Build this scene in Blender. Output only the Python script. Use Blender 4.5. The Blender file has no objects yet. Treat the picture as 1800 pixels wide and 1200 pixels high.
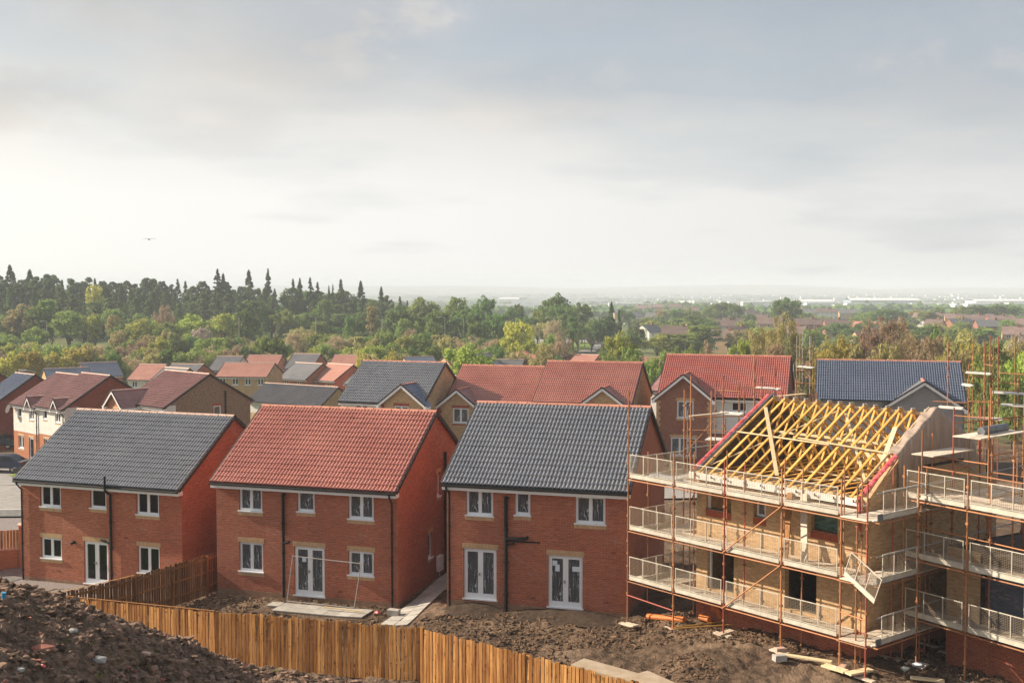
import bpy, math, random
import numpy as np
from mathutils import Vector, Matrix
R = math.radians
random.seed(7); rng = np.random.default_rng(11)
C = bpy.context.scene.collection
SC = bpy.context.scene

# ------------------------------------------------------------------ camera
CAMH, PITCH, FPX = 12.81, R(2.708), 2050.0
cam_d = bpy.data.cameras.new('camera'); cam = bpy.data.objects.new('camera', cam_d); C.objects.link(cam)
cam.location = (0, 0, CAMH); cam.rotation_euler = (R(90)-PITCH, 0, 0)
cam_d.sensor_width = 36; cam_d.lens = 36*FPX/1800; cam_d.clip_start = .5; cam_d.clip_end = 90000
SC.camera = cam

# ------------------------------------------------------------------ light
SUN = Vector((-.966*math.cos(R(29)), .258*math.cos(R(29)), math.sin(R(29)))).normalized()
SUN_E = math.asin(SUN.z); SUN_ROT = math.atan2(SUN.x, SUN.y)
sun_d = bpy.data.lights.new('sun', 'SUN'); sun_d.energy = 4.7; sun_d.angle = R(.6); sun_d.color = (1, .86, .68)
sun = bpy.data.objects.new('sun', sun_d); C.objects.link(sun)
sun.rotation_euler = SUN.to_track_quat('Z', 'Y').to_euler(); sun.location = (-60, 10, 60)
SC.view_settings.view_transform = 'Standard'; SC.view_settings.look = 'None'
SC.view_settings.exposure = 0.95; SC.view_settings.gamma = 1; SC.view_settings.use_curve_mapping = False

W = bpy.data.worlds.new('World'); SC.world = W; W.use_nodes = True
def world():
    nt = W.node_tree; N = nt.nodes; L = nt.links; N.clear()
    def n(t, **k):
        x = N.new(t)
        for a, b in k.items(): setattr(x, a, b)
        return x
    def math_(op, a, b=None, c=None, clamp=False):
        m = n('ShaderNodeMath', operation=op); m.use_clamp = clamp
        for i, v in enumerate((a, b, c)):
            if v is None: continue
            if isinstance(v, (int, float)): m.inputs[i].default_value = v
            else: L.new(v, m.inputs[i])
        return m.outputs[0]
    def ramp(v, stops):
        r = n('ShaderNodeValToRGB'); e = r.color_ramp.elements
        while len(e) < len(stops): e.new(.5)
        for el, (p, c) in zip(e, stops): el.position = p; el.color = (*c, 1) if len(c) == 3 else c
        L.new(v, r.inputs[0]); return r.outputs[0]
    def mix(f, a, b):
        m = n('ShaderNodeMix', data_type='RGBA')
        if isinstance(f, (int, float)): m.inputs[0].default_value = f
        else: L.new(f, m.inputs[0])
        for v, i in ((a, 6), (b, 7)):
            if isinstance(v, tuple): m.inputs[i].default_value = (*v, 1)
            else: L.new(v, m.inputs[i])
        return m.outputs[2]
    tc = n('ShaderNodeTexCoord'); sep = n('ShaderNodeSeparateXYZ'); L.new(tc.outputs['Generated'], sep.inputs[0])
    X, Y, Z = sep.outputs
    sky = n('ShaderNodeTexSky', sky_type='NISHITA'); sky.sun_disc = False; sky.sun_elevation = SUN_E; sky.sun_rotation = SUN_ROT
    sky.air_density = 1.2; sky.dust_density = 2.5; sky.altitude = 100
    sk = n('ShaderNodeMix', data_type='RGBA', blend_type='MULTIPLY'); sk.inputs[0].default_value = 1
    L.new(sky.outputs[0], sk.inputs[6]); sk.inputs[7].default_value = (.085, .085, .085, 1)
    # cloud sheet seen in perspective
    zz = math_('ADD', math_('MAXIMUM', Z, 0), .10)
    px = math_('DIVIDE', X, zz); py = math_('DIVIDE', Y, zz)
    cb = n('ShaderNodeCombineXYZ'); L.new(px, cb.inputs[0]); L.new(py, cb.inputs[1]); L.new(math_('MULTIPLY', Z, 4.0), cb.inputs[2])
    def noise(scale, detail, rough=.5, off=(0, 0, 0)):
        mp = n('ShaderNodeMapping'); mp.inputs['Location'].default_value = off; L.new(cb.outputs[0], mp.inputs[0])
        t = n('ShaderNodeTexNoise'); t.inputs['Scale'].default_value = scale; t.inputs['Detail'].default_value = detail
        t.inputs['Roughness'].default_value = rough; L.new(mp.outputs[0], t.inputs['Vector']); return t.outputs[0]
    # heavy veil: nearly solid at low elevation, thinning upwards, thinner to the right (away from the sun)
    cloudn = noise(.85, 6, .5, (2.7, 1.3, 0)); fine = noise(2.3, 7, .55, (9.1, 4, 2))
    veil = math_('MULTIPLY_ADD', Z, -3.4, 1.36)
    veil = math_('SUBTRACT', veil, math_('MULTIPLY', math_('MAXIMUM', X, -.2), .38))
    veil = math_('ADD', veil, math_('MULTIPLY_ADD', cloudn, 1.5, -.86), clamp=True)
    veil = math_('MAXIMUM', veil, .5)
    veil0 = veil
    # veil brightness: bright warm white near the sun side, grey away and upward
    side = math_('MULTIPLY_ADD', X, -.5, .5, clamp=True)
    br = ramp(side, [(0, (.27, .28, .30)), (.27, (.455, .455, .455)), (.38, (.505, .502, .492)), (.52, (.575, .568, .552)), (.66, (.615, .602, .572)), (1, (.80, .765, .70))])
    up = math_('MINIMUM', math_('MULTIPLY_ADD', Z, -2.1, 1.15), 1.0); up = math_('MAXIMUM', up, .66)
    mm = n('ShaderNodeMix', data_type='RGBA', blend_type='MULTIPLY'); mm.inputs[0].default_value = 1
    L.new(br, mm.inputs[6]); cc = n('ShaderNodeCombineColor'); [L.new(up, cc.inputs[i]) for i in range(3)]; L.new(cc.outputs[0], mm.inputs[7])
    # grey-beige cloud bellies higher up
    belly = ramp(math_('ADD', math_('MULTIPLY', cloudn, .65), math_('MULTIPLY', fine, .35)), [(.44, (0, 0, 0)), (.60, (1, 1, 1))])
    hi = math_('MULTIPLY_ADD', Z, 9.0, -.85, clamp=True)
    bf = math_('MULTIPLY', math_('MULTIPLY', belly, hi), .62)
    # broken cloud: soft irregular masses low in the sky
    ay = math_('MAXIMUM', math_('ABSOLUTE', Y), .05); az = math_('DIVIDE', X, ay); el = math_('DIVIDE', Z, ay)
    cv = n('ShaderNodeCombineXYZ'); L.new(az, cv.inputs[0]); L.new(math_('MULTIPLY', el, 1.7), cv.inputs[1]); cv.inputs[2].default_value = .37
    pn = n('ShaderNodeTexNoise'); pn.inputs['Scale'].default_value = 7.5; pn.inputs['Detail'].default_value = 7; pn.inputs['Roughness'].default_value = .58; L.new(cv.outputs[0], pn.inputs['Vector'])
    dn = math_('MULTIPLY', math_('SUBTRACT', pn.outputs[0], .5), 6.0); dn2 = math_('MULTIPLY', math_('SUBTRACT', noise(1.1, 3, .5, (1, 7, 3)), .5), 2.0); tot = None
    for a0, e0, ra, re_, st in ((-.44, .168, .095, .030, .95), (-.17, .205, .125, .062, .75), (-.24, .155, .075, .035, .5), (.02, .170, .14, .040, .55), (.36, .172, .13, .045, .6), (.42, .235, .22, .030, .5), (-.40, .245, .14, .030, .35), (.20, .245, .14, .02, .0), (1.1, .2, .4, .06, .7), (-1.2, .22, .5, .06, .6)):
        if not st: continue
        u = math_('DIVIDE', math_('SUBTRACT', az, a0), ra); v_ = math_('DIVIDE', math_('SUBTRACT', el, e0), re_)
        d2 = math_('ADD', math_('MULTIPLY', u, u), math_('MULTIPLY', v_, v_)); m_ = math_('MULTIPLY', math_('SUBTRACT', math_('ADD', math_('ADD', dn, dn2), 1.35), d2), .62, clamp=True); m_ = math_('MULTIPLY', m_, st)
        tot = m_ if tot is None else math_('MAXIMUM', tot, m_)
    bf = math_('MAXIMUM', math_('MULTIPLY', bf, .45), math_('MULTIPLY', tot, .82))
    wht = mix(bf, mm.outputs[2], mix(math_('MULTIPLY_ADD', pn.outputs[0], 3.0, -1.0, True), (.30, .268, .24), (.50, .455, .415)))
    col = mix(math_('MAXIMUM', veil, tot), mix(.55, sk.outputs[2], (.17, .245, .345)), wht)
    bg = n('ShaderNodeBackground'); L.new(col, bg.inputs[0]); bg.inputs[1].default_value = .86
    out = n('ShaderNodeOutputWorld'); L.new(bg.outputs[0], out.inputs[0])
world()
try:
    SC.cycles.use_denoising = True; SC.cycles.denoiser = 'OPENIMAGEDENOISE'
except Exception: pass
SC.cycles.max_bounces = 6; SC.cycles.diffuse_bounces = 3; SC.cycles.glossy_bounces = 2; SC.cycles.transmission_bounces = 4
SC.cycles.transparent_max_bounces = 8; SC.cycles.volume_bounces = 2; SC.cycles.caustics_reflective = False; SC.cycles.caustics_refractive = False
SC.cycles.use_adaptive_sampling = True; SC.cycles.adaptive_threshold = .02

# ------------------------------------------------------------------ helpers
def unproj(px, py):
    c, s = math.cos(PITCH), math.sin(PITCH)
    dx = (px-900)/FPX; dy = (600-py)/FPX
    return Vector((dx, c+s*dy, -s+c*dy))
def at_z(px, py, z):
    v = unproj(px, py); return v*((z-CAMH)/v.z)+Vector((0, 0, CAMH))
def at_d(px, py, d):
    v = unproj(px, py); return v*(d/v.y)+Vector((0, 0, CAMH))

class MB:
    def __init__(s): s.v = []; s.f = []; s.m = []; s.cm = 0
    def face(s, pts):
        i = len(s.v); s.v.extend([tuple(p) for p in pts]); s.f.append(tuple(range(i, i+len(pts)))); s.m.append(s.cm)
    def box(s, a, b, skip=''):
        (x0, y0, z0), (x1, y1, z1) = a, b
        if x0 > x1: x0, x1 = x1, x0
        if y0 > y1: y0, y1 = y1, y0
        if z0 > z1: z0, z1 = z1, z0
        i = len(s.v)
        s.v += [(x0,y0,z0),(x1,y0,z0),(x1,y1,z0),(x0,y1,z0),(x0,y0,z1),(x1,y0,z1),(x1,y1,z1),(x0,y1,z1)]
        for q in ((0,3,2,1),(4,5,6,7),(0,1,5,4),(2,3,7,6),(1,2,6,5),(3,0,4,7)):
            s.f.append(tuple(i+k for k in q)); s.m.append(s.cm)
    def bar(s, p, q, w, h, up=(0, 0, 1)):
        p, q = Vector(p), Vector(q); d = (q-p).normalized(); up = Vector(up)
        if abs(d.dot(up)) > .98: up = Vector((1, 0, 0))
        a = d.cross(up).normalized()*w/2; b = a.cross(d).normalized()*h/2
        i = len(s.v)
        for o in (p, q):
            for t in ((-1,-1),(1,-1),(1,1),(-1,1)): s.v.append(tuple(o+a*t[0]+b*t[1]))
        for k in ((0,1,2,3),(7,6,5,4),(0,4,5,1),(1,5,6,2),(2,6,7,3),(3,7,4,0)):
            s.f.append(tuple(i+j for j in k)); s.m.append(s.cm)
    def tube(s, p, q, r, n=8, r2=None):
        p, q = Vector(p), Vector(q); d = (q-p).normalized(); u = Vector((0, 0, 1)) if abs(d.z) < .95 else Vector((1, 0, 0))
        a = d.cross(u).normalized(); b = a.cross(d); i = len(s.v); r2 = r if r2 is None else r2
        for o, rr in ((p, r), (q, r2)):
            for k in range(n):
                t = 2*math.pi*k/n; s.v.append(tuple(o+(a*math.cos(t)+b*math.sin(t))*rr))
        for k in range(n):
            s.f.append((i+k, i+n+k, i+n+(k+1)%n, i+(k+1)%n)); s.m.append(s.cm)
        s.f.append(tuple(i+k for k in range(n))); s.m.append(s.cm); s.f.append(tuple(i+n+k for k in reversed(range(n)))); s.m.append(s.cm)
    def add(s, v, f):
        i = len(s.v); s.v += [tuple(x) for x in v]; s.f += [tuple(i+k for k in q) for q in f]; s.m += [s.cm]*len(f)
    def mesh(s, name, mats, smooth=False, uv=True):
        me = bpy.data.meshes.new(name); me.from_pydata(s.v, [], s.f)
        for m in (mats if isinstance(mats, (list, tuple)) else [mats]): me.materials.append(m)
        if max(s.m, default=0) > 0: me.polygons.foreach_set('material_index', s.m)
        if smooth: me.polygons.foreach_set('use_smooth', [True]*len(s.f))
        if uv and s.f:
            n = len(me.loops); vi = np.empty(n, 'i'); me.loops.foreach_get('vertex_index', vi)
            co = np.array(s.v, 'f')[vi]; nor = np.empty(len(me.polygons)*3, 'f'); me.polygons.foreach_get('normal', nor); nor = nor.reshape(-1, 3)
            lt = np.empty(len(me.polygons), 'i'); me.polygons.foreach_get('loop_total', lt)
            nl = np.abs(np.repeat(nor, lt, axis=0)); k = nl.argmax(1)
            U = np.where(k == 0, co[:, 1], co[:, 0]); V = np.where(k == 2, co[:, 1], co[:, 2])
            lay = me.uv_layers.new(name='UVMap'); lay.data.foreach_set('uv', np.stack([U, V], 1).astype('f').ravel())
        me.update(); return me
    def build(s, name, mats, parent=None, smooth=False, loc=(0, 0, 0), rot=(0, 0, 0)):
        return put(name, s.mesh(name, mats, smooth), parent, loc, rot)
def put(name, me, parent=None, loc=(0, 0, 0), rot=(0, 0, 0), scale=None):
    o = bpy.data.objects.new(name, me); C.objects.link(o); o.location = loc; o.rotation_euler = rot
    if scale: o.scale = scale
    if parent: o.parent = parent
    return o
def npmesh(name, v, f, mat, smooth=False, mi=None):
    me = bpy.data.meshes.new(name); v = np.asarray(v, 'f'); f = np.asarray(f, 'i'); k = f.shape[1]
    me.vertices.add(len(v)); me.vertices.foreach_set('co', v.ravel())
    me.loops.add(f.size); me.loops.foreach_set('vertex_index', f.ravel())
    me.polygons.add(len(f)); me.polygons.foreach_set('loop_start', np.arange(0, f.size, k, dtype='i')); me.polygons.foreach_set('loop_total', np.full(len(f), k, 'i'))
    for m in (mat if isinstance(mat, list) else [mat]): me.materials.append(m)
    if mi is not None: me.polygons.foreach_set('material_index', np.asarray(mi, 'i'))
    me.polygons.foreach_set('use_smooth', np.full(len(f), smooth)); me.update(calc_edges=True); me.validate(); return me
def thing(name, label, cat, loc=(0, 0, 0), rz=0, group=None):
    o = bpy.data.objects.new(name, None); C.objects.link(o); o.location = loc; o.rotation_euler = (0, 0, rz); o.empty_display_size = .3
    return tag(o, label, cat, group)
def tag(o, label, cat, group=None):
    o['label'] = label; o['category'] = cat
    if group: o['group'] = group
    return o
def struct(o): o['kind'] = 'structure'; return o
def stuff(o): o['kind'] = 'stuff'; return o

# ------------------------------------------------------------------ materials
def mat(name, col=(.5, .5, .5), rough=.7, spec=.5, metal=0, fn=None):
    m = bpy.data.materials.new(name); m.use_nodes = True; nt = m.node_tree; b = nt.nodes['Principled BSDF']
    b.inputs['Base Color'].default_value = (*col, 1); b.inputs['Roughness'].default_value = rough
    b.inputs['Specular IOR Level'].default_value = spec; b.inputs['Metallic'].default_value = metal
    if fn: fn(nt, b)
    return m
class G:
    """small node-graph helper"""
    def __init__(s, nt): s.nt = nt; s.N = nt.nodes; s.L = nt.links
    def n(s, t, **k):
        x = s.N.new(t)
        for a, b in k.items(): setattr(x, a, b)
        return x
    def set(s, inp, v):
        if isinstance(v, (int, float)): inp.default_value = v
        elif isinstance(v, tuple): inp.default_value = (*v, 1) if len(v) == 3 and inp.type == 'RGBA' else v
        else: s.L.new(v, inp)
    def math(s, op, a, b=0, clamp=False):
        m = s.n('ShaderNodeMath', operation=op); m.use_clamp = clamp; s.set(m.inputs[0], a); s.set(m.inputs[1], b); return m.outputs[0]
    def mix(s, f, a, b, mode='MIX'):
        m = s.n('ShaderNodeMix', data_type='RGBA', blend_type=mode); s.set(m.inputs[0], f); s.set(m.inputs[6], a); s.set(m.inputs[7], b); return m.outputs[2]
    def ramp(s, v, stops):
        r = s.n('ShaderNodeValToRGB'); e = r.color_ramp.elements
        while len(e) < len(stops): e.new(.5)
        for el, (p, c) in zip(e, stops):
            el.position = p; el.color = (c, c, c, 1) if isinstance(c, (int, float)) else (*c, 1)
        s.L.new(v, r.inputs[0]); return r.outputs[0]
    def coord(s, kind='Object', scale=(1, 1, 1), loc=(0, 0, 0), rot=(0, 0, 0)):
        tc = s.n('ShaderNodeTexCoord'); mp = s.n('ShaderNodeMapping'); mp.inputs['Scale'].default_value = scale
        mp.inputs['Location'].default_value = loc; mp.inputs['Rotation'].default_value = rot
        s.L.new(tc.outputs[kind], mp.inputs[0]); return mp.outputs[0]
    def geo(s, scale=1.0):
        g = s.n('ShaderNodeNewGeometry'); m = s.n('ShaderNodeVectorMath', operation='SCALE'); m.inputs['Scale'].default_value = scale
        s.L.new(g.outputs['Position'], m.inputs[0]); return m.outputs[0]
    def noise(s, vec, scale, detail=3, rough=.5):
        t = s.n('ShaderNodeTexNoise'); t.inputs['Scale'].default_value = scale; t.inputs['Detail'].default_value = detail; t.inputs['Roughness'].default_value = rough
        s.L.new(vec, t.inputs['Vector']); return t.outputs[0]
    def bump(s, h, dist, strength=1.0):
        b = s.n('ShaderNodeBump'); b.inputs['Distance'].default_value = dist; b.inputs['Strength'].default_value = strength
        s.L.new(h, b.inputs['Height']); s.L.new(b.outputs[0], s.N['Principled BSDF'].inputs['Normal'])
    def rnd(s):
        return s.n('ShaderNodeObjectInfo').outputs['Random']

def brick_mat(name, c1, c2, mortar, streak=.35, bumpd=.006):
    def fn(nt, b):
        g = G(nt); uv = g.coord('UV')
        br = g.n('ShaderNodeTexBrick'); br.inputs['Scale'].default_value = 1; br.inputs['Brick Width'].default_value = .225; br.inputs['Row Height'].default_value = .075
        br.inputs['Mortar Size'].default_value = .008; br.inputs['Mortar Smooth'].default_value = .3; br.inputs['Bias'].default_value = 0
        br.inputs['Color1'].default_value = (*c1, 1); br.inputs['Color2'].default_value = (*c2, 1); br.inputs['Mortar'].default_value = (*mortar, 1)
        g.L.new(uv, br.inputs['Vector'])
        big = g.noise(uv, .55, 4, .6); course = g.noise(g.coord('UV', scale=(.9, 13.3, 1)), 1.0, 2, .6); cell = g.noise(g.coord('UV', scale=(4.4, 13.3, 1)), 1.0, 1, .8)
        k = g.math('ADD', g.math('MULTIPLY', course, streak), g.math('MULTIPLY', cell, streak*1.3))
        k = g.math('ADD', k, g.math('MULTIPLY', big, .55)); k = g.math('ADD', k, 1-.5*(2.3*streak+.55))
        cc = g.n('ShaderNodeCombineColor'); [g.L.new(k, cc.inputs[i]) for i in range(3)]
        c0 = g.mix(1, br.outputs[0], cc.outputs[0], 'MULTIPLY'); pt = g.ramp(g.noise(g.coord('UV', scale=(.5, 1.1, 1)), 1.0, 4, .65), [(.50, 0.), (.66, 1.)])
        dash = g.ramp(g.noise(g.coord('UV', scale=(3.2, 13.3, 1)), 1.0, 2, .7), [(.50, 0.), (.62, 1.)]); c0 = g.mix(g.math('MULTIPLY', g.math('MULTIPLY', pt, dash), .45), c0, (.52, .36, .28))
        g.L.new(c0, b.inputs['Base Color'])
        inv = g.math('SUBTRACT', 1, br.outputs['Fac']); g.bump(g.math('ADD', inv, g.math('MULTIPLY', cell, .5)), bumpd)
    return mat(name, rough=.88, spec=.25, fn=fn)
def speck(name, c1, c2, scale=6, rough=.8, spec=.3, bump=0, detail=4, contrast=(.35, .65), kind='Object', stretch=(1, 1, 1), rnd=0):
    def fn(nt, b):
        g = G(nt); co = g.coord(kind, scale=stretch); nz = g.noise(co, scale, detail, .6)
        c = g.mix(g.ramp(nz, [(contrast[0], 0.), (contrast[1], 1.)]), c1, c2)
        if rnd:
            r = g.math('ADD', g.math('MULTIPLY', g.rnd(), rnd), 1-rnd/2); cc = g.n('ShaderNodeCombineColor'); [g.L.new(r, cc.inputs[i]) for i in range(3)]
            c = g.mix(1, c, cc.outputs[0], 'MULTIPLY')
        g.L.new(c, b.inputs['Base Color'])
        if bump: g.bump(nz, bump)
    return mat(name, rough=rough, spec=spec, fn=fn)

M = {}
M['brick_red'] = brick_mat('brick_red', (.48, .135, .066), (.38, .10, .048), (.42, .26, .19), .55)
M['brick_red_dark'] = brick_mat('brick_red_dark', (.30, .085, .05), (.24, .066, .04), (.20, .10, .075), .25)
M['brick_orange'] = brick_mat('brick_orange', (.44, .155, .065), (.37, .12, .055), (.42, .27, .17), .25)
M['brick_brown'] = brick_mat('brick_brown', (.34, .14, .085), (.25, .095, .06), (.28, .17, .12), .35)
M['brick_buff'] = brick_mat('brick_buff', (.60, .40, .21), (.44, .26, .12), (.50, .38, .25), .40)
M['pebbledash'] = speck('pebbledash', (.20, .13, .085), (.34, .24, .165), 9, .95, .1, .02, 6)
M['render'] = speck('white_render', (.62, .60, .55), (.70, .68, .63), 1.5, .9, .2)
M['grey_block'] = brick_mat('grey_block', (.30, .29, .28), (.26, .25, .25), (.34, .33, .32), .2)
M['blue_block'] = brick_mat('blue_block', (.10, .12, .17), (.08, .10, .14), (.14, .15, .18), .4)
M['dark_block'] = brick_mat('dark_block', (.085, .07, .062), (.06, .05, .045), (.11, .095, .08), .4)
def soldier(name, c1, c2, mo):
    def fn(nt, b):
        g = G(nt); br = g.n('ShaderNodeTexBrick'); br.offset = 0; br.inputs['Scale'].default_value = 1; br.inputs['Brick Width'].default_value = .075; br.inputs['Row Height'].default_value = .5
        br.inputs['Mortar Size'].default_value = .007; br.inputs['Color1'].default_value = (*c1, 1); br.inputs['Color2'].default_value = (*c2, 1); br.inputs['Mortar'].default_value = (*mo, 1)
        g.L.new(g.coord('UV', loc=(0, 10.13, 0)), br.inputs['Vector']); g.L.new(br.outputs[0], b.inputs['Base Color'])
    return mat(name, rough=.88, spec=.2, fn=fn)
M['soldier_buff'] = soldier('soldier_buff', (.62, .42, .24), (.52, .33, .17), (.40, .25, .15))
M['soldier_red'] = soldier('soldier_red', (.40, .10, .05), (.33, .075, .04), (.22, .10, .07))
def tile_mat(name, c1, c2, rough=.38, spec=.9):
    def fn(nt, b):
        g = G(nt); co = g.geo(); nz = g.noise(co, .45, 4, .6); nf = g.noise(co, 7, 3, .6); vv = g.noise(co, 2.6, 1, .5)
        c = g.mix(g.ramp(nz, [(.3, 0.), (.7, 1.)]), c1, c2)
        k = g.math('ADD', g.math('MULTIPLY', nf, .35), .66); k = g.math('ADD', k, g.math('MULTIPLY', vv, .30))
        cc = g.n('ShaderNodeCombineColor'); [g.L.new(k, cc.inputs[i]) for i in range(3)]
        g.L.new(g.mix(1, c, cc.outputs[0], 'MULTIPLY'), b.inputs['Base Color'])
        g.L.new(g.math('ADD', g.math('MULTIPLY', nf, .25), rough-.12), b.inputs['Roughness'])
        g.bump(nf, .002)
    return mat(name, rough=rough, spec=spec, fn=fn)
M['tile_grey'] = tile_mat('tile_grey', (.19, .195, .215), (.245, .25, .265))
M['tile_red'] = tile_mat('tile_red', (.42, .15, .11), (.54, .23, .17))
M['tile_bright_red'] = tile_mat('tile_bright_red', (.43, .11, .08), (.52, .17, .125))
M['tile_blue'] = tile_mat('tile_blue', (.10, .125, .19), (.14, .165, .22))
M['tile_plum'] = tile_mat('tile_plum', (.24, .115, .105), (.34, .175, .155), .55, .45)
M['tile_slate'] = tile_mat('tile_slate', (.125, .125, .135), (.17, .165, .17), .6, .4)
M['tile_salmon'] = tile_mat('tile_salmon', (.38, .17, .125), (.45, .215, .16), .6, .4)
M['tile_dusky'] = tile_mat('tile_dusky', (.20, .135, .115), (.29, .19, .165), .7, .3)
M['tile_brown'] = tile_mat('tile_brown', (.14, .095, .08), (.2, .13, .11), .7, .3)
M['ridge_red'] = speck('ridge_red', (.52, .20, .135), (.62, .28, .19), 5, .7, .4, 0, 3, rnd=.25)
M['ridge_pale'] = speck('ridge_pale', (.55, .36, .28), (.64, .45, .36), 5, .7, .4, 0, 3, rnd=.2)
M['upvc'] = mat('white_upvc', (.86, .87, .88), .35, .5)
M['fascia'] = speck('white_fascia', (.78, .77, .75), (.84, .83, .80), 2, .5, .4)
M['black_plastic'] = mat('black_plastic', (.008, .008, .008), .5, .3)
M['dark_verge'] = mat('dark_verge', (.045, .035, .035), .7, .3)
M['grey_plastic'] = mat('grey_plastic', (.5, .5, .49), .5, .4)
M['plinth'] = brick_mat('plinth_brick', (.36, .21, .12), (.27, .14, .085), (.26, .18, .12), .4)
def glass(name, tint, film=0):
    def fn(nt, b):
        g = G(nt); b.inputs['Roughness'].default_value = .06; b.inputs['Base Color'].default_value = (*tint, 1); b.inputs['Specular IOR Level'].default_value = .45
        tr = g.n('ShaderNodeBsdfTransparent'); tr.inputs[0].default_value = (.75, .8, .8, 1); mx = g.n('ShaderNodeMixShader'); mx.inputs[0].default_value = .55
        g.L.new(tr.outputs[0], mx.inputs[1]); g.L.new(b.outputs[0], mx.inputs[2]); last = mx.outputs[0]
        if film:
            co = g.coord('Object', scale=(3.0, 3.0, .8)); d = g.noise(co, 1.2, 3, .6); w = g.n('ShaderNodeTexWave'); w.wave_type = 'BANDS'; w.bands_direction = 'X'
            w.inputs['Scale'].default_value = 1.1; w.inputs['Distortion'].default_value = 14; w.inputs['Detail'].default_value = 4; w.inputs['Detail Scale'].default_value = 1.6
            g.L.new(co, w.inputs['Vector'])
            r = g.ramp(w.outputs['Fac'], [(.86, 0.), (.97, 1.)]); r2 = g.ramp(d, [(.42, 0.), (.62, 1.)])
            fm = g.math('MULTIPLY', g.math('MULTIPLY', r, r2), .62); fm = g.math('ADD', fm, .11)
            pf = g.n('ShaderNodeBsdfPrincipled'); pf.inputs['Base Color'].default_value = (.66, .68, .72, 1); pf.inputs['Roughness'].default_value = .35
            m2 = g.n('ShaderNodeMixShader'); g.L.new(fm, m2.inputs[0]); g.L.new(last, m2.inputs[1]); g.L.new(pf.outputs[0], m2.inputs[2]); last = m2.outputs[0]
        g.L.new(last, g.N['Material Output'].inputs[0])
    return mat(name, fn=fn)
M['glass'] = glass('window_glass', (.012, .014, .014)); M['glass_film'] = glass('filmed_glass', (.014, .016, .018), 1)
def green_film():
    def fn(nt, b):
        g = G(nt); co = g.coord('Object', scale=(1.3, 1, 6)); nz = g.noise(co, 2.2, 4, .6); g.L.new(g.mix(g.ramp(nz, [(.35, 0.), (.65, 1.)]), (.02, .06, .05), (.12, .26, .22)), b.inputs['Base Color']); g.bump(nz, .08)
    return mat('green_sheet', rough=.3, spec=.6, fn=fn)
M['green_film'] = green_film()
def timber(name, c1, c2, grain=22, rnd=.5, rough=.75, coord='Object', hue=0):
    def fn(nt, b):
        g = G(nt); r = g.rnd(); off = g.n('ShaderNodeCombineXYZ'); g.L.new(g.math('MULTIPLY', r, 40), off.inputs[0]); g.L.new(g.math('MULTIPLY', r, 17), off.inputs[1]); g.L.new(g.math('MULTIPLY', r, 31), off.inputs[2])
        va = g.n('ShaderNodeVectorMath', operation='ADD'); g.L.new(g.coord(coord, scale=(1, 1, .09)), va.inputs[0]); g.L.new(off.outputs[0], va.inputs[1])
        nz = g.noise(va.outputs[0], grain, 4, .6); vb = g.n('ShaderNodeVectorMath', operation='ADD'); g.L.new(g.coord(coord, scale=(1, 1, .6)), vb.inputs[0]); g.L.new(off.outputs[0], vb.inputs[1])
        kn = g.ramp(g.noise(vb.outputs[0], 9, 2, .5), [(.64, 1.), (.72, .45)])
        c = g.mix(g.ramp(nz, [(.3, 0.), (.7, 1.)]), c1, c2); c = g.mix(1, c, kn, 'MULTIPLY')
        k = g.math('ADD', g.math('MULTIPLY', r, rnd), 1-rnd*.55); cc = g.n('ShaderNodeCombineColor'); g.L.new(k, cc.inputs[0]); g.L.new(g.math('POWER', k, 1.25), cc.inputs[1]); g.L.new(g.math('POWER', k, 1.5), cc.inputs[2])
        g.L.new(g.mix(1, c, cc.outputs[0], 'MULTIPLY'), b.inputs['Base Color']); g.bump(nz, .004)
    return mat(name, rough=rough, spec=.25, fn=fn)
M['fence_wood'] = timber('fence_wood', (.25, .095, .022), (.57, .29, .09), 16, .85)
M['fence_shaded'] = timber('fence_shaded', (.13, .055, .022), (.26, .13, .055), 20, .5)  # darker weathered timber; shade on its visible face is put into the colour
M['fence_post'] = timber('fence_post', (.22, .095, .03), (.36, .17, .06), 14, .3)
M['truss_wood'] = timber('truss_wood', (.58, .30, .055), (.74, .44, .13), 12, .25)
M['pale_timber'] = timber('pale_timber', (.66, .50, .28), (.76, .62, .40), 10, .2)
M['deck_wood'] = timber('deck_wood', (.54, .45, .35), (.72, .63, .51), 12, .35)
M['steel_rust'] = speck('rusty_tube', (.30, .105, .035), (.46, .21, .09), 5, .65, .5, 0, 5, rnd=.6)
M['steel_red'] = speck('red_tube', (.34, .05, .035), (.42, .10, .06), 6, .6, .5, rnd=.3)
M['steel_galv'] = speck('galvanised_tube', (.32, .31, .30), (.46, .44, .41), 8, .45, .5, rnd=.3)
M['cream_steel'] = speck('cream_guard', (.47, .43, .35), (.62, .58, .49), 3, .55, .4)
M['mesh_wire'] = mat('mesh_wire', (.27, .215, .155), .6, .3)
M['grey_board'] = speck('grey_toe_board', (.12, .125, .14), (.2, .205, .22), 4, .5, .5)
M['white_board'] = speck('white_board', (.58, .56, .50), (.72, .70, .65), 3, .6, .3)
M['red_film'] = speck('red_membrane', (.50, .04, .05), (.68, .17, .16), 5, .4, .5, .03, 3)
M['brown_film'] = speck('brown_membrane', (.30, .22, .17), (.42, .32, .25), 2.5, .55, .4, .04, 4, stretch=(1, 3, .5))
M['blue_sheet'] = mat('blue_sheet', (.03, .20, .42), .35, .5)
M['paving'] = speck('paving_slab', (.34, .32, .285), (.44, .41, .37), 4, .9, .2, .003, 5, rnd=.28)
M['gravel'] = speck('gravel', (.13, .105, .10), (.36, .31, .29), 26, .95, .2, .03, 4)
M['lawn'] = speck('lawn', (.06, .13, .02), (.12, .22, .03), 14, .95, .1, .03, 5)
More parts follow.
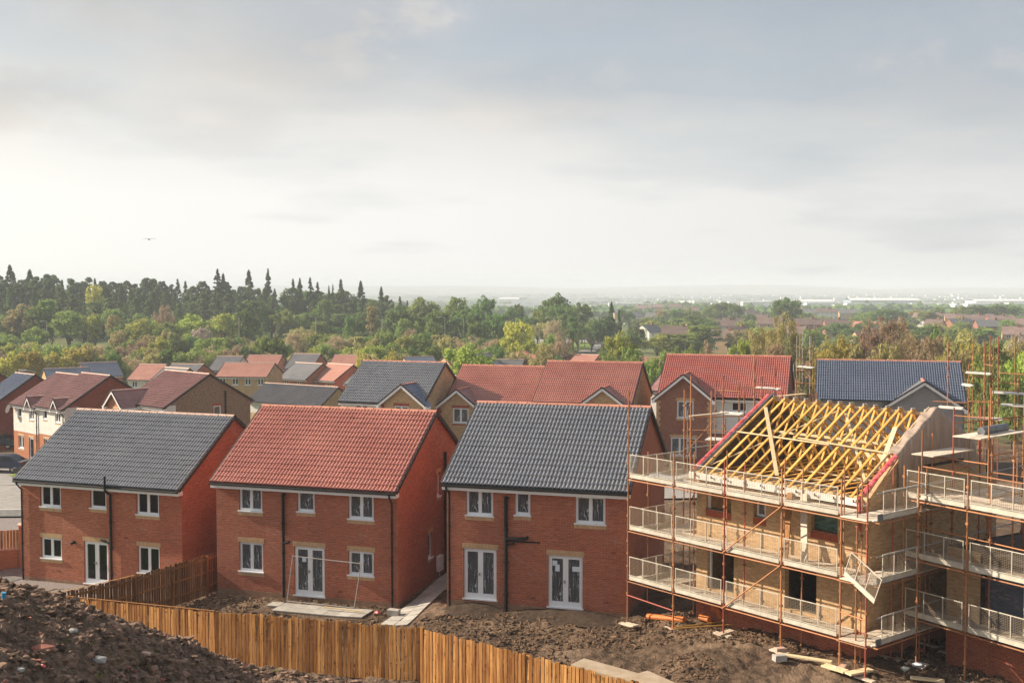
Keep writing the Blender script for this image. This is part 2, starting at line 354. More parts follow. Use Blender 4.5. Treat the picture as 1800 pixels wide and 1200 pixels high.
M['verge'] = speck('grass_verge', (.12, .2, .03), (.22, .3, .05), 2, .95, .1, 0, 4)
M['asphalt'] = speck('asphalt', (.24, .225, .21), (.31, .29, .27), 2, .9, .3, 0, 5)
M['pavement'] = speck('pavement', (.12, .115, .11), (.18, .17, .16), 3, .9, .3, 0, 4)
M['kerb'] = speck('kerb', (.42, .40, .37), (.52, .5, .47), 4, .9, .3)
M['orange_pipe'] = mat('orange_pipe', (.55, .17, .04), .4, .5)
M['concrete'] = speck('concrete', (.36, .34, .31), (.5, .48, .44), 3, .9, .2, .005)
M['sand_slab'] = speck('sand_slab', (.34, .26, .18), (.44, .35, .26), 2, .9, .2)
M['car_blue'] = mat('car_blue', (.012, .018, .045), .18, .6); M['car_black'] = mat('car_black', (.015, .013, .013), .2, .6); M['car_white'] = mat('car_white', (.7, .7, .7), .25, .5)
M['tyre'] = mat('tyre', (.015, .015, .015), .8, .3); M['alloy'] = mat('alloy', (.4, .4, .42), .3, .5, .8)
M['lamp_red'] = mat('tail_lamp', (.35, .02, .02), .2, .6); M['lamp_white'] = mat('head_lamp', (.6, .6, .6), .1, .7)
M['paper'] = mat('paper', (.72, .78, .86), .7, .2)
M['blue_plastic'] = mat('blue_plastic', (.02, .32, .55), .4, .5)
M['yellow_tag'] = mat('ochre_paint', (.42, .22, .05), .5, .4)
M['warehouse'] = mat('warehouse_cladding', (.75, .75, .74), .6, .3); M['warehouse_blue'] = mat('warehouse_blue', (.25, .33, .42), .6, .3)
M['bird'] = mat('bird_feather', (.05, .045, .045), .8, .2)
M['interior'] = mat('interior_plaster', (.26, .24, .21), .9, .2)

def soil_mat(name, far=True, mound=False):
    def fn(nt, b):
        g = G(nt); co = g.geo()
        n1 = g.noise(co, .35, 5, .6); n2 = g.noise(co, 3.0, 5, .65); n3 = g.noise(co, 14, 3, .6)
        dark = (.052, .034, .022); mid = (.165, .108, .070) if not mound else (.26, .17, .115)
        c = g.mix(g.ramp(n2, [(.35, 0.), (.68, 1.)]), dark, mid)
        c = g.mix(g.math('MULTIPLY', g.ramp(n3, [(.60, 0.), (.74, 1.)]), .6), c, (.36, .26, .20))
        if not mound: c = g.mix(g.math('MULTIPLY', g.ramp(n1, [(.50, 0.), (.60, 1.)]), .45), c, (.28, .195, .13))
        else:
            c = g.mix(g.math('MULTIPLY', g.ramp(g.noise(co, .8, 4, .6), [(.60, 0.), (.68, 1.)]), .35), c, (.16, .14, .03))
        rg = .95
        if far:
            v = g.n('ShaderNodeVectorMath', operation='LENGTH'); g.L.new(co, v.inputs[0]); d = v.outputs['Value']
            d2 = g.math('ADD', d, g.math('MULTIPLY', g.math('SUBTRACT', n1, .5), 12))
            f1 = g.ramp(g.math('DIVIDE', d2, 1000), [(.125, 0.), (.135, 1.)])
            grass = g.mix(g.ramp(g.noise(co, .06, 5, .6), [(.4, 0.), (.6, 1.)]), (.06, .10, .028), (.14, .15, .055))
            c = g.mix(f1, c, grass)
            vo = g.n('ShaderNodeTexVoronoi'); vo.inputs['Scale'].default_value = .0035; g.L.new(co, vo.inputs['Vector'])
            sp = g.n('ShaderNodeSeparateColor'); g.L.new(vo.outputs['Color'], sp.inputs[0])
            fields = g.ramp(sp.outputs[0], [(0, (.05, .09, .03)), (.3, (.10, .15, .05)), (.5, (.055, .08, .04)), (.7, (.20, .19, .12)), (.9, (.30, .28, .24))])
            fields = g.mix(g.ramp(g.noise(co, .012, 5, .7), [(.42, 0.), (.55, 1.)]), fields, (.04, .06, .035))
            f2 = g.ramp(g.math('DIVIDE', d, 3000), [(.25, 0.), (.40, 1.)]); c = g.mix(f2, c, fields)
        g.L.new(c, b.inputs['Base Color']); g.bump(g.math('ADD', n2, g.math('MULTIPLY', n3, .6)), .10)
    return mat(name, rough=.96, spec=.15, fn=fn)
M['ground'] = soil_mat('ground_soil_and_grass'); M['mound'] = soil_mat('mound_soil', False, True)
M['clod'] = speck('soil_clod', (.060, .038, .024), (.22, .14, .088), 3.2, .97, .1, .03, 4)
M['mound_clod'] = speck('mound_clod', (.075, .047, .031), (.36, .235, .165), 3.0, .97, .1, .03, 4)
M['fresh_soil'] = speck('fresh_dark_soil', (.045, .031, .022), (.080, .056, .040), 7, .97, .1, .02, 4)
M['brick_rubble'] = speck('brick_rubble', (.36, .12, .085), (.45, .2, .14), 5, .9, .2)

# ------------------------------------------------------------------ terrain
CP = [(100,45,-1.0),(380,40.5,-.35),(740,37,0.0),(1130,32,0.3),(1040,38,.15),(1300,37,.5),(1500,36.5,.48),(1750,36,.42),(1600,40,.40),(1900,38,.4),(36,57,-1.62),(318,54,-1.65),(380,52,-.95),(700,49,-.92),(540,50,-.95),
 (785,48,-.36),(1106,46,-.38),(950,45,-.35),(1209,43.2,.42),(1160,43.3,.05),(1103,44.3,-.25),(1400,41.5,.5),(1520,38,.48),(1500,46,.45),(1650,44,.4),(1209,47,.2),(150,68,-1.8),(600,62,-1.0),(900,58,-.6),(1300,58,-.3),(1600,58,-.2),(0,52,-1.7),(20,75,-2.0),(20,84,-2.4),
 (70,108,-3.5),(0,98,-3.2),(290,105,-3.0),(450,100,-2.6),(600,94,-1.7),(940,92,-1.5),(1158,91,-1.0),(1434,85,-.7),(1700,85,-.7),(600,75,-1.4),(1100,75,-.9),(1600,72,-.5),
 (-600,45,-1),(-600,60,-1.8),(-600,110,-4),(2400,45,.2),(2400,90,-.6),(400,28,0),(1200,25,.6),(-400,30,0),(2200,30,.3),
 (0,135,-5),(450,147,-6),(900,135,-4.6),(1300,125,-3),(1700,125,-3),(100,200,-8),(500,200,-8.2),(900,225,-8.3),(1150,222,-8),(1450,190,-6),(1750,160,-4.5),(2400,160,-4),
 (-400,260,-8),(100,260,-8.5),(500,260,-8.5),(900,280,-9),(1300,260,-8.5),(1700,260,-7),(100,330,-7),(500,330,-7),(700,330,-8),(1000,330,-9),(1400,330,-9),(1700,330,-8.5),
 (-500,430,2),(0,430,-1.0),(250,430,-1.8),(480,430,-4),(700,430,-7),(950,430,-8.5),(1200,450,-8.5),(1700,450,-8.5),(-500,700,5),(0,600,1),(400,600,-3),(700,600,-8),(1000,600,-9),(1700,600,-8.5),(2500,600,-9),
 (0,1000,-4),(500,1000,-8),(900,1000,-13),(1300,1000,-10),(1700,1000,-11),(0,1800,-18),(900,1800,-23),(1700,1800,-23)]
CP = np.array(CP); CA = np.arctan((CP[:, 0]-900)/FPX)*FPX/260; CR = np.log(CP[:, 1])/.30; CZ = CP[:, 2]
def gz(x, y):
    x = np.atleast_1d(np.asarray(x, float)); y = np.atleast_1d(np.asarray(y, float)); sh = x.shape; x = x.ravel(); y = y.ravel()
    yy = np.maximum(y, 20.0); a = np.arctan2(x, yy)*FPX/260; r = np.log(yy)/.30; out = np.empty(len(x))
    for i in range(0, len(x), 60000):
        s = slice(i, i+60000); d2 = (a[s, None]-CA)**2+(r[s, None]-CR)**2; w = 1/(d2**2.2+1e-3); out[s] = (w*CZ).sum(1)/w.sum(1)
    t = np.clip((yy-1500)/1500, 0, 1); out = out*(1-t)-25*t
    return out.reshape(sh)
def gz1(x, y): return float(gz([x], [y])[0])
def vnoise(x, y, seed=0):
    """smooth value noise, numpy"""
    xi = np.floor(x).astype(np.int64); yi = np.floor(y).astype(np.int64); fx = x-xi; fy = y-yi; fx = fx*fx*(3-2*fx); fy = fy*fy*(3-2*fy)
    def h(a, b):
        n = (a*374761393+b*668265263+seed*974634777) & 0xffffffff; n = ((n ^ (n >> 13))*1274126177) & 0xffffffff; return ((n ^ (n >> 16)) & 0xffff)/65535.0
    return (h(xi, yi)*(1-fx)+h(xi+1, yi)*fx)*(1-fy)+(h(xi, yi+1)*(1-fx)+h(xi+1, yi+1)*fx)*fy
def fbm(x, y, f, oct=4, seed=0, g=.55):
    o = 0; a = 1; t = 0
    for k in range(oct): o = o+a*(vnoise(x*f, y*f, seed+k)-.5); t += a; a *= g; f *= 2.03
    return o/t*2
def grid_faces(nu, nv):
    i = np.arange(nu*nv).reshape(nu, nv); return np.stack([i[:-1, :-1], i[1:, :-1], i[1:, 1:], i[:-1, 1:]], -1).reshape(-1, 4)
def paved(x, y, e=.0):
    dx = x+13.26; dy = y-51.91; c, s_ = math.cos(R(-17.9)), math.sin(R(-17.9)); a = dx*c+dy*s_; b = -dx*s_+dy*c
    return ((a > 3.0-e) & (a < 8.2+e) & (b > -2.1-e) & (b < -.5+e)) | ((a > 8.95-e) & (a < 10.55+e) & (b > -2.8-e) & (b < 10))
def ground_z(x, y):
    z = gz(x, y); near = np.clip((64-np.hypot(x, y))/6, 0, 1)*np.where(paved(x, y, .1), .0, 1.0)
    return z + near*(fbm(x, y, 2.2, 4, 3)*.13+fbm(x, y, .5, 2, 9)*.08+fbm(x, y, 5.5, 2, 31)*.05)-.02
def build_ground():
    rs = np.concatenate([np.linspace(14, 30, 60), np.arange(30.1, 62, .11), np.geomspace(62.2, 60000, 190)])
    an = np.concatenate([np.linspace(-180, -32, 60)[:-1], np.linspace(-32, 32, 520), np.linspace(32, 180, 60)[1:]])
    A, Rr = np.meshgrid(np.radians(an), rs); x = Rr*np.sin(A); y = Rr*np.cos(A); z = ground_z(x, y)
    z = np.where(y < 20, np.minimum(z, .5), z)
    v = np.stack([x, y, z], -1).reshape(-1, 3); f = grid_faces(*x.shape)[:, ::-1]
    c = np.array([[0, 0, .3]]); v = np.concatenate([v, c]); fc = [(len(v)-1, k+1, k, k) for k in range(len(an)-1)]
    o = put('ground', npmesh('ground', v, f, M['ground'], True)); struct(o)
    m = MB(); m.add([tuple(p) for p in v[:len(an)]]+[(0, 0, .3)], [(len(an), k, k+1) for k in range(len(an)-1)])
    return o
build_ground()

def atg(px, py, lift=0):
    v = unproj(px, py); t = 20.0
    for _ in range(4000):
        p = v*t; z = p.z+CAMH
        if z <= gz1(p.x, p.y)+lift: break
        t *= 1.01
    return Vector((p.x, p.y, z))
def drape(name, pts, m, lift=.03, n=14, kind='structure', m2=None):
    """a sheet following the terrain; pts = 4 world corners (a,b,c,d)"""
    a, b, c, d = [np.array(p[:2]) for p in pts]; U, V = np.meshgrid(np.linspace(0, 1, n), np.linspace(0, 1, n), indexing='ij'); U = U[..., None]; V = V[..., None]
    P = (a*(1-U)+b*U)*(1-V)+(d*(1-U)+c*U)*V; x, y = P[..., 0], P[..., 1]; z = ground_z(x, y)+lift
    z = gz(x, y)+lift+.04
    o = put(name, npmesh(name, np.stack([x, y, z], -1).reshape(-1, 3), grid_faces(n, n), m)); o['kind'] = kind; return o

# ------------------------------------------------------------------ roof tiles
def tile_mesh(mat_, L=.385):
    xs1 = [0, .036, .054, .070, .106, .128, .150]; pr = [0, 0, .052, .060, .060, .042, 0]
    xs = xs1+[x+.15 for x in xs1[1:]]; prof = pr+pr[1:]; n = len(xs); v = []; f = []
    for y, dz in ((0, .044), (L, .004)):
        for x, p in zip(xs, prof): v.append((x, y, p+dz))
    for x, p in zip(xs, prof): v.append((x, .0, p+.030))
    for x, p in zip(xs, prof): v.append((x, .05, -.004))
    for i in range(n-1): f.append((i, i+1, n+i+1, n+i)); f.append((3*n+i, 3*n+i+1, 2*n+i+1, 2*n+i))
    m = MB(); m.add(v, f); return m.mesh('tile', mat_, smooth=False), np.array(v), np.array(f)
TM = {}
def tiles(parent, mname, origin, ux, uy, width, length, individual=300, gauge=.345, skip=None):
    """cover a slope rectangle: origin = lower left corner on the slope, ux along eave, uy up the slope"""
    if mname not in TM: TM[mname] = tile_mesh(M[mname])
    me, tv, tf = TM[mname]; nx = max(1, round(width/.33)); ny = max(1, round(length/gauge)); sx = width/nx/.30; sy = length/ny/gauge
    ux = Vector(ux).normalized(); uy = Vector(uy).normalized(); un = ux.cross(uy); rot = Matrix((ux, uy, un)).transposed(); Rm = np.array(rot)
    o = np.array(origin); cnt = 0; rv = []; rf = []
    for j in range(ny):
        for i in range(nx):
            if skip and skip((i+.5)*.3*sx, (j+.5)*gauge*sy): continue
            jit = random.gauss(0, .0025); p = o+np.array(ux)*i*.30*sx+np.array(uy)*j*gauge*sy+np.array(un)*(jit+.02)
            if cnt < individual:
                t = bpy.data.objects.new('tile', me); C.objects.link(t); t.parent = parent
                t.matrix_local = Matrix.Translation(Vector(p)) @ (rot @ Matrix.Diagonal((sx, sy, 1))).to_4x4()
            else:
                rv.append((tv*[sx, sy, 1])@Rm.T+p); rf.append(tf+len(tv)*(len(rv)-1))
            cnt += 1
    if rv: stuff(put('roof_tiles', npmesh('roof_tiles', np.concatenate(rv), np.concatenate(rf), M[mname]), parent))
RG = {}
def ridge(parent, mname, p, q, r=.12, unit=.45):
    p, q = Vector(p), Vector(q); L = (q-p).length; n = max(1, round(L/unit)); d = (q-p).normalized(); a = d.cross(Vector((0, 0, 1))).normalized()
    if mname not in RG:
        m = MB(); k = 6; v = []
        for y, rr in ((0, 1.0), (.94, 1.0), (.94, 1.12), (1.04, 1.12)):
            for i in range(k+1):
                t = math.pi*i/k; v.append((math.cos(t)*rr, y, math.sin(t)*rr*.8))
        f = [(j*(k+1)+i, j*(k+1)+i+1, (j+1)*(k+1)+i+1, (j+1)*(k+1)+i) for j in range(3) for i in range(k)]+[tuple(range(k+1))]
        m.add(v, f); RG[mname] = m.mesh('ridge_tile', M[mname], smooth=False)
    for i in range(n):
        t = bpy.data.objects.new('ridge_tile', RG[mname]); C.objects.link(t); t.parent = parent
        rot = Matrix((a*r*random.uniform(.96, 1.06), d*(L/n), a.cross(d)*r)).transposed(); t.matrix_local = Matrix.Translation(p+d*(L*i/n)+Vector((0, 0, -.02))) @ rot.to_4x4()
        t.rotation_mode = 'QUATERNION'

# ------------------------------------------------------------------ windows
WC = {}
def window(parent, x, y, z, w, h, style='c2', pane='glass', rz=0, sill=True, frame='upvc', y2=0, label=None):
    """z = sill height; faces local -y before rotation"""
    key = (round(w, 2), round(h, 2), style, pane, sill, frame)
    if key not in WC:
        fr = MB(); t = .065; dp = .07; bars = []
        fr.box((0, 0, 0), (w, dp, t*1.1)); fr.box((0, 0, h-t), (w, dp, h)); fr.box((0, 0, t*1.1), (t, dp, h-t)); fr.box((w-t, 0, t*1.1), (w, dp, h-t))
        n = {'c1': 1, 'c2': 2, 'c3': 3, 'french': 2, 'door': 1}[style]; panes = []
        for i in range(n):
            a = t+(w-2*t)*i/n; b = t+(w-2*t)*(i+1)/n
            if i: fr.box((a-t*.55, 0, t*1.1), (a+t*.55, dp, h-t)); a += t*.55
            if i < n-1: b -= t*.55
            s = .075 if style in ('french', 'door') else .035; zb = t*1.1+(.14 if style in ('french', 'door') else s*.9); zt = h-t-s; yb = -.012
            fr.box((a, yb, t*1.1), (b, .05, zb)); fr.box((a, yb, zt), (b, .05, h-t)); fr.box((a, yb, zb), (a+s, .05, zt)); fr.box((b-s, yb, zb), (b, .05, zt))
            pm = MB(); pm.face([(a+s, .03, zb), (b-s, .03, zb), (b-s, .03, zt), (a+s, .03, zt)]); panes.append(pm.mesh('pane', M[pane]))
        sl = None
        if sill:
            s_ = MB(); s_.box((-.05, -.14, -.05), (w+.05, .02, 0)); sl = s_.mesh('sill', M[frame])
        hd = None
        if style in ('french', 'door'):
            hm = MB(); hm.box((w/2-.045, -.06, h*.46), (w/2-.015, -.012, h*.52)); hm.box((w/2-.14, -.075, h*.49), (w/2-.015, -.055, h*.505)); hd = hm.mesh('handle', M['alloy'])
        WC[key] = (fr.mesh('window_frame', M[frame]), panes, sl, hd)
    fm, panes, sl, hd = WC[key]; nm = 'french_door' if style == 'french' else 'door' if style == 'door' else 'window'
    o = put(nm, fm, parent, (x, y, z), (0, 0, rz))
    for p in panes: put('pane', p, o)
    if sl: put('sill', sl, o)
    if hd: put('handle', hd, o)
    return o

def wall(parent, name, m, P, u0, u1, z0, z1, ops=(), depth=.11, top=None, m2=None, zsplit=None, rev=None):
    """wall sheet with cut openings and reveals. P(u, w, z): w = depth inward. top(u) = optional gable height above z1"""
    mb = MB(); us = sorted({u0, u1, *[o[0] for o in ops], *[o[2] for o in ops]}); zs = sorted({z0, z1, *[o[1] for o in ops], *[o[3] for o in ops], *([zsplit] if zsplit else [])})
    us = [u for u in us if u0-1e-6 <= u <= u1+1e-6]; zs = [z for z in zs if z0-1e-6 <= z <= z1+1e-6]
    for a, b in zip(us, us[1:]):
        for c, d in zip(zs, zs[1:]):
            if any(o[0]-1e-6 <= a and b <= o[2]+1e-6 and o[1]-1e-6 <= c and d <= o[3]+1e-6 for o in ops): continue
            mb.cm = 1 if (m2 and zsplit and c < zsplit-1e-6) else 0
            mb.face([P(a, 0, c), P(b, 0, c), P(b, 0, d), P(a, 0, d)])
    mb.cm = 0
    for (a, c, b, d) in [o[:4] for o in ops]:
        for q in (((a, c), (a, d)), ((b, d), (b, c)), ((a, d), (b, d)), ((b, c), (a, c))):
            (s, t), (s2, t2) = q; mb.face([P(s, 0, t), P(s2, 0, t2), P(s2, depth, t2), P(s, depth, t)])
    if top:
        n = 2; uu = [u0, (u0+u1)/2, u1] if callable(top) is False else None
        mb.face([P(u0, 0, z1), P(u1, 0, z1), P((u0+u1)/2, 0, top)])
    return mb.build(name, [M[m], M[m2]] if m2 else M[m], parent)

def gableroof(H, D, W_, HE, HR, t=.10): pass

HOUSES = {}
def house(label, X, Y, Z, yaw, W_, D, HE, HR, wallm='brick_red', roof='tile_grey', ridgem='ridge_red', lod=2, front=(), side=(), gablet=None, upper=None, border=None,
          sidem=None, fasc=True, cat='house', name='house', group=None, individual=0, down=1.2, verge='dark_verge', plinth=True, back=True, gl='glass', leftgable=True, returnw=0, soffit=.35):
    yaw = R(yaw); H = thing(name, label, cat, (X, Y, Z), yaw, group); ov = soffit; og = .08; sl = (HR-HE)/(D/2+ov)
    sidem = sidem or wallm; HEe = HE-.02
    ops = [(o[0], o[1], o[2], o[3]) for o in front]
    F = lambda u, w, z: (u, w, z)
    # front wall, optional upper finish
    z_low = -down; zb = border if border else HE
    hw = HE+ov*sl-.03  # wall meets the slope at y=0
    def seg(z0, z1, mm, nm, zs=None, m2=None):
        o2 = [(a, max(c, z0), b, min(d, z1)) for a, c, b, d in ops if d > z0+.01 and c < z1-.01]
        return wall(H, nm, mm, F, 0, W_, z0, z1, o2, zsplit=zs, m2=m2)
    if border: seg(z_low, zb, wallm, 'front_wall', .14 if plinth else None, 'plinth' if plinth else None); seg(zb, hw, upper, 'rendered_wall')
    else: seg(z_low, hw, wallm, 'front_wall', .14 if plinth else None, 'plinth' if plinth else None)
    hr = HR-.03
    sops = [(o[0], o[1], o[2], o[3]) for o in side]
    PR = lambda u, w, z: (W_-w, u, z)
    if returnw:
        wall(H, 'rendered_wall', upper, PR, 0, returnw, z_low, hw, []); wall(H, 'side_wall', sidem, PR, returnw, D-.001, z_low, hw, sops)
        mb = MB(); mb.face([(W_, 0, hw), (W_, D, hw), (W_, D/2, hr)]); mb.build('gable_wall', M[sidem], H)
    else: wall(H, 'side_wall', sidem, PR, 0, D, z_low, hw, sops, top=hr, zsplit=.14 if plinth else None, m2='plinth' if plinth else None)
    PL = lambda u, w, z: (w, D-u, z)
    wall(H, 'side_wall', sidem, PL, 0, D, z_low, hw, [], top=hr)
    PB = lambda u, w, z: (W_-u, D-w, z)
    wall(H, 'rear_wall', wallm, PB, 0, W_, z_low, hw, [])
    if lod >= 2:
        fl = MB(); fl.box((.12, .14, .10), (W_-.12, D-.14, .16)); fl.box((.12, .14, 2.5), (W_-.12, D-.14, 2.7)); fl.box((.12, .14, HE-.05), (W_-.12, D-.14, HE)); fl.box((W_*.5, 3.2, .16), (W_*.5+.1, D-.14, 2.5)); fl.box((.12, 3.2, .16), (W_*.5, 3.3, 2.5)); fl.box((.12, 3.6, 2.7), (W_-.12, 3.7, HE-.06)); fl.build('interior_floors', M['interior'], H)
    # roof carcass
    rb = MB(); x0, x1 = -og, W_+og; zt = HE; yf, yb = -ov, D+ov
    rb.face([(x0, yf, zt), (x1, yf, zt), (x1, D/2, HR), (x0, D/2, HR)]); rb.face([(x1, yb, zt), (x0, yb, zt), (x0, D/2, HR), (x1, D/2, HR)])
    rb.face([(x0, yf, zt-.05), (x0, D/2, HR-.05), (x1, D/2, HR-.05), (x1, yf, zt-.05)]); rb.face([(x0, D/2, HR-.05), (x0, yb, zt-.05), (x1, yb, zt-.05), (x1, D/2, HR-.05)])
    rb.build('roof', M[roof], H)
    slope = Vector((0, D/2+ov, HR-HE)); L = slope.length
    if lod >= 1:
        tiles(H, roof, (x0, yf-.04, zt-.025), (1, 0, 0), slope, x1-x0, L, individual)
        tiles(H, roof, (x1, yb+.04, zt-.025), (-1, 0, 0), Vector((0, -slope.y, slope.z)), x1-x0, L, 0)
        ridge(H, ridgem, (x0-.02, D/2, HR+.03), (x1+.02, D/2, HR+.03))
    else:
        rm = MB(); n = int(L/.36)
        for k in range(n):
            a = k/n; b = (k+1)/n; p = Vector((0, yf, zt))+slope*a; q = Vector((0, yf, zt))+slope*b
            rm.face([(x0, p.y, p.z+.05), (x1, p.y, p.z+.05), (x1, q.y, q.z+.01), (x0, q.y, q.z+.01)]); rm.face([(x0, p.y, p.z), (x1, p.y, p.z), (x1, p.y, p.z+.05), (x0, p.y, p.z+.05)])
            rm.face([(x1, D-p.y, p.z+.05), (x0, D-p.y, p.z+.05), (x0, D-q.y, q.z+.01), (x1, D-q.y, q.z+.01)])
        rm.build('roof_tiles', M[roof], H)
        rr = MB(); rr.tube((x0, D/2, HR), (x1, D/2, HR), .13, 6); rr.build('ridge', M[ridgem], H)
    # verges
    for xx in (x0, x1):
        vb = MB(); e = .03 if xx > 0 else -.03
        vb.bar((xx+e, yf, zt-.02), (xx+e, D/2, HR-.02), .06, .17); vb.build('verge_board', M[verge], H)
        vb = MB(); vb.bar((xx+e, yb, zt-.02), (xx+e, D/2, HR-.02), .06, .17); vb.build('verge_board', M[verge], H)
    if fasc:
        fb = MB(); fb.box((x0, yf, zt-.27), (x1, yf+.025, zt-.06)); fb.box((x0+.002, yf+.025, zt-.27), (x1-.002, -.004, zt-.25)); fb.box((x0+.001, yf+.025, zt-.249), (x0+.03, -.006, zt-.08)); fb.box((x1-.03, yf+.025, zt-.249), (x1-.001, -.006, zt-.08)); fb.build('fascia', M['fascia'], H)
        gt = MB(); gt.tube((x0, yf-.06, zt-.08), (x1, yf-.06, zt-.08), .058, 8); gt.build('gutter', M['black_plastic'], H)
        fb = MB(); fb.box((x0, yb-.025, zt-.27), (x1, yb, zt-.06)); fb.build('fascia', M['fascia'], H)
    for o in front:
        if len(o) > 4 and o[4]:
            window(H, o[0]+.004, .085, o[1]+.004, o[2]-o[0]-.008, o[3]-o[1]-.008, o[4], o[5] if len(o) > 5 else gl)
            lint = o[6] if len(o) > 6 else 'soldier_buff'
            if lint:
                lb = MB()
                if 'l' in (o[7] if len(o) > 7 else 'l'): lb.box((o[0]-.06, -.006, o[3]), (o[2]+.06, .05, o[3]+.215)); lb.build('brick_lintel', M[lint], H); lb = MB()
                if 's' in (o[7] if len(o) > 7 else 'l'): lb.box((o[0]-.04, -.006, o[1]-.2), (o[2]+.04, .05, o[1]-.055)); lb.build('brick_sill_course', M[lint], H)
    for o in side:
        if len(o) > 4 and o[4]:
            window(H, W_-.085, o[0]+.004, o[1]+.004, o[2]-o[0]-.008, o[3]-o[1]-.008, o[4], o[5] if len(o) > 5 else gl, rz=R(90))
            if len(o) > 6: lb = MB(); lb.box((W_-.05, o[0]-.05, o[3]), (W_+.006, o[2]+.05, o[3]+.2)); lb.box((W_-.05, o[0]-.05, o[1]-.2), (W_+.006, o[2]+.05, o[1]-.06)); lb.build('brick_lintel', M[o[6]], H)
    if gablet:
        g = gablet; a, b = g['a'], g['b']; pj = g.get('proj', .6); c = (a+b)/2; zp = g['peak']; ze = g.get('ze', HE-.05); wm = g.get('wall', wallm); o3 = .32; front_y = -pj
        wa, wb = a+g.get('in', .3), b-g.get('in', .3); s2 = (zp-ze)/((b-a)/2)
        go = g.get('ops', [])
        zlo = g.get('low', z_low); zw = ze+(wa-a)*s2-.04
        PF = lambda u, w, z: (u, front_y+w, z)
        wo = wall(H, 'bay_wall', wm, PF, wa, wb, zlo, zw, [o[:4] for o in go], top=ze+(c-a)*s2-.04 if True else None)
        sd = MB()
        if pj > .05:
            sd.face([(wb, front_y, zlo), (wb, -.004, zlo), (wb, -.004, zw), (wb, front_y, zw)]); sd.face([(wa, -.004, zlo), (wa, front_y, zlo), (wa, front_y, zw), (wa, -.004, zw)]); sd.build('bay_side_wall', M[wm], H)
        if g.get('quoin'):
            for qa in (wa, wb-.22):
                qm = MB(); zz = max(zlo, .0); k = 0
                while zz < zw-.3:
                    wq = .22 if k % 2 else .33; x_ = qa if qa == wa else wb-wq
                    qm.box((x_, front_y-.006, zz), (x_+wq, front_y+.05, zz+.215)); zz += .225; k += 1
                qm.build('quoin', M[g['quoin']], H)
        for o in go:
            window(H, o[0], front_y+.085, o[1], o[2]-o[0], o[3]-o[1], o[4], o[5])
            lb = MB(); lb.box((o[0]-.08, front_y-.008, o[3]), (o[2]+.08, front_y+.05, o[3]+.22)); lb.box((o[0]-.05, front_y-.008, o[1]-.2), (o[2]+.05, front_y+.05, o[1]-.055)); lb.build('brick_lintel', M[o[6]], H)
        # roof of the bay: slopes run back to the main roof
        yr = lambda z: -ov+(z-HE)/sl  # y where the main slope reaches z
        yf2 = front_y-o3
        rm = MB(); n = 8
        for sgn in (-1, 1):
            for k in range(n):
                t0, t1 = k/n, (k+1)/n; ex = a if sgn < 0 else b
                x_0 = ex+(c-ex)*t0; x_1 = ex+(c-ex)*t1; z_0 = ze+(zp-ze)*t0; z_1 = ze+(zp-ze)*t1; yb0 = max(yr(z_0), yf2+.2)+.25; yb1 = max(yr(z_1), yf2+.2)+.25
                lift0, lift1 = .07, .035
                nseg = 9
                rm.face([(x_0, yf2, z_0+lift0), (x_0, yb0, z_0+lift0), (x_1, yb1, z_1+lift1), (x_1, yf2, z_1+lift1)][::sgn]); rm.face([(x_0, yf2, z_0), (x_0, yb0, z_0), (x_0, yb0, z_0+lift0), (x_0, yf2, z_0+lift0)][::sgn])
        for sgn in (-1, 1):  # underside
            ex = a if sgn < 0 else b; rm.face([(ex, yf2, ze-.03), (c, yf2, zp-.03), (c, max(yr(zp), 0)+.2, zp-.03), (ex, max(yr(ze), 0)+.2, ze-.03)][::sgn])
        rm.build('bay_roof', M[g.get('roof', roof)], H)
        ridge(H, ridgem, (c, yf2, zp+.05), (c, yr(zp)+.1, zp+.05), .11)
        for ex in (a, b):
            bb = MB(); bb.bar((ex, yf2-.02, ze-.06), (c, yf2-.02, zp-.04), .035, .24, up=(0, 0, 1)); bb.build('bargeboard', M['fascia'], H)
            bb = MB(); bb.bar((ex, yf2-.03, ze+.07), (c, yf2-.03, zp+.09), .07, .10); bb.build('verge_board', M['dark_verge'], H)
            bb = MB(); e2 = .22 if ex == a else -.22; bb.box((min(ex, ex+e2), yf2-.03, ze-.22), (max(ex, ex+e2), -.02, ze-.02)); bb.build('soffit_box', M['fascia'], H)
    HOUSES[label] = H
    return H
def pipe(parent, pts, r=.045, name='downpipe', m='black_plastic', joints=True):
    mb = MB()
    for p, q in zip(pts, pts[1:]): mb.tube(p, q, r, 8)
    if joints:
        p, q = Vector(pts[-2]), Vector(pts[-1]); n = int((q-p).length/1.6)+1
        for k in range(1, n+1):
            c = p+(q-p)*k/(n+.5); d = (q-p).normalized()*.05; mb.tube(c-d, c+d, r*1.35, 8)
    return mb.build(name, M[m], parent)

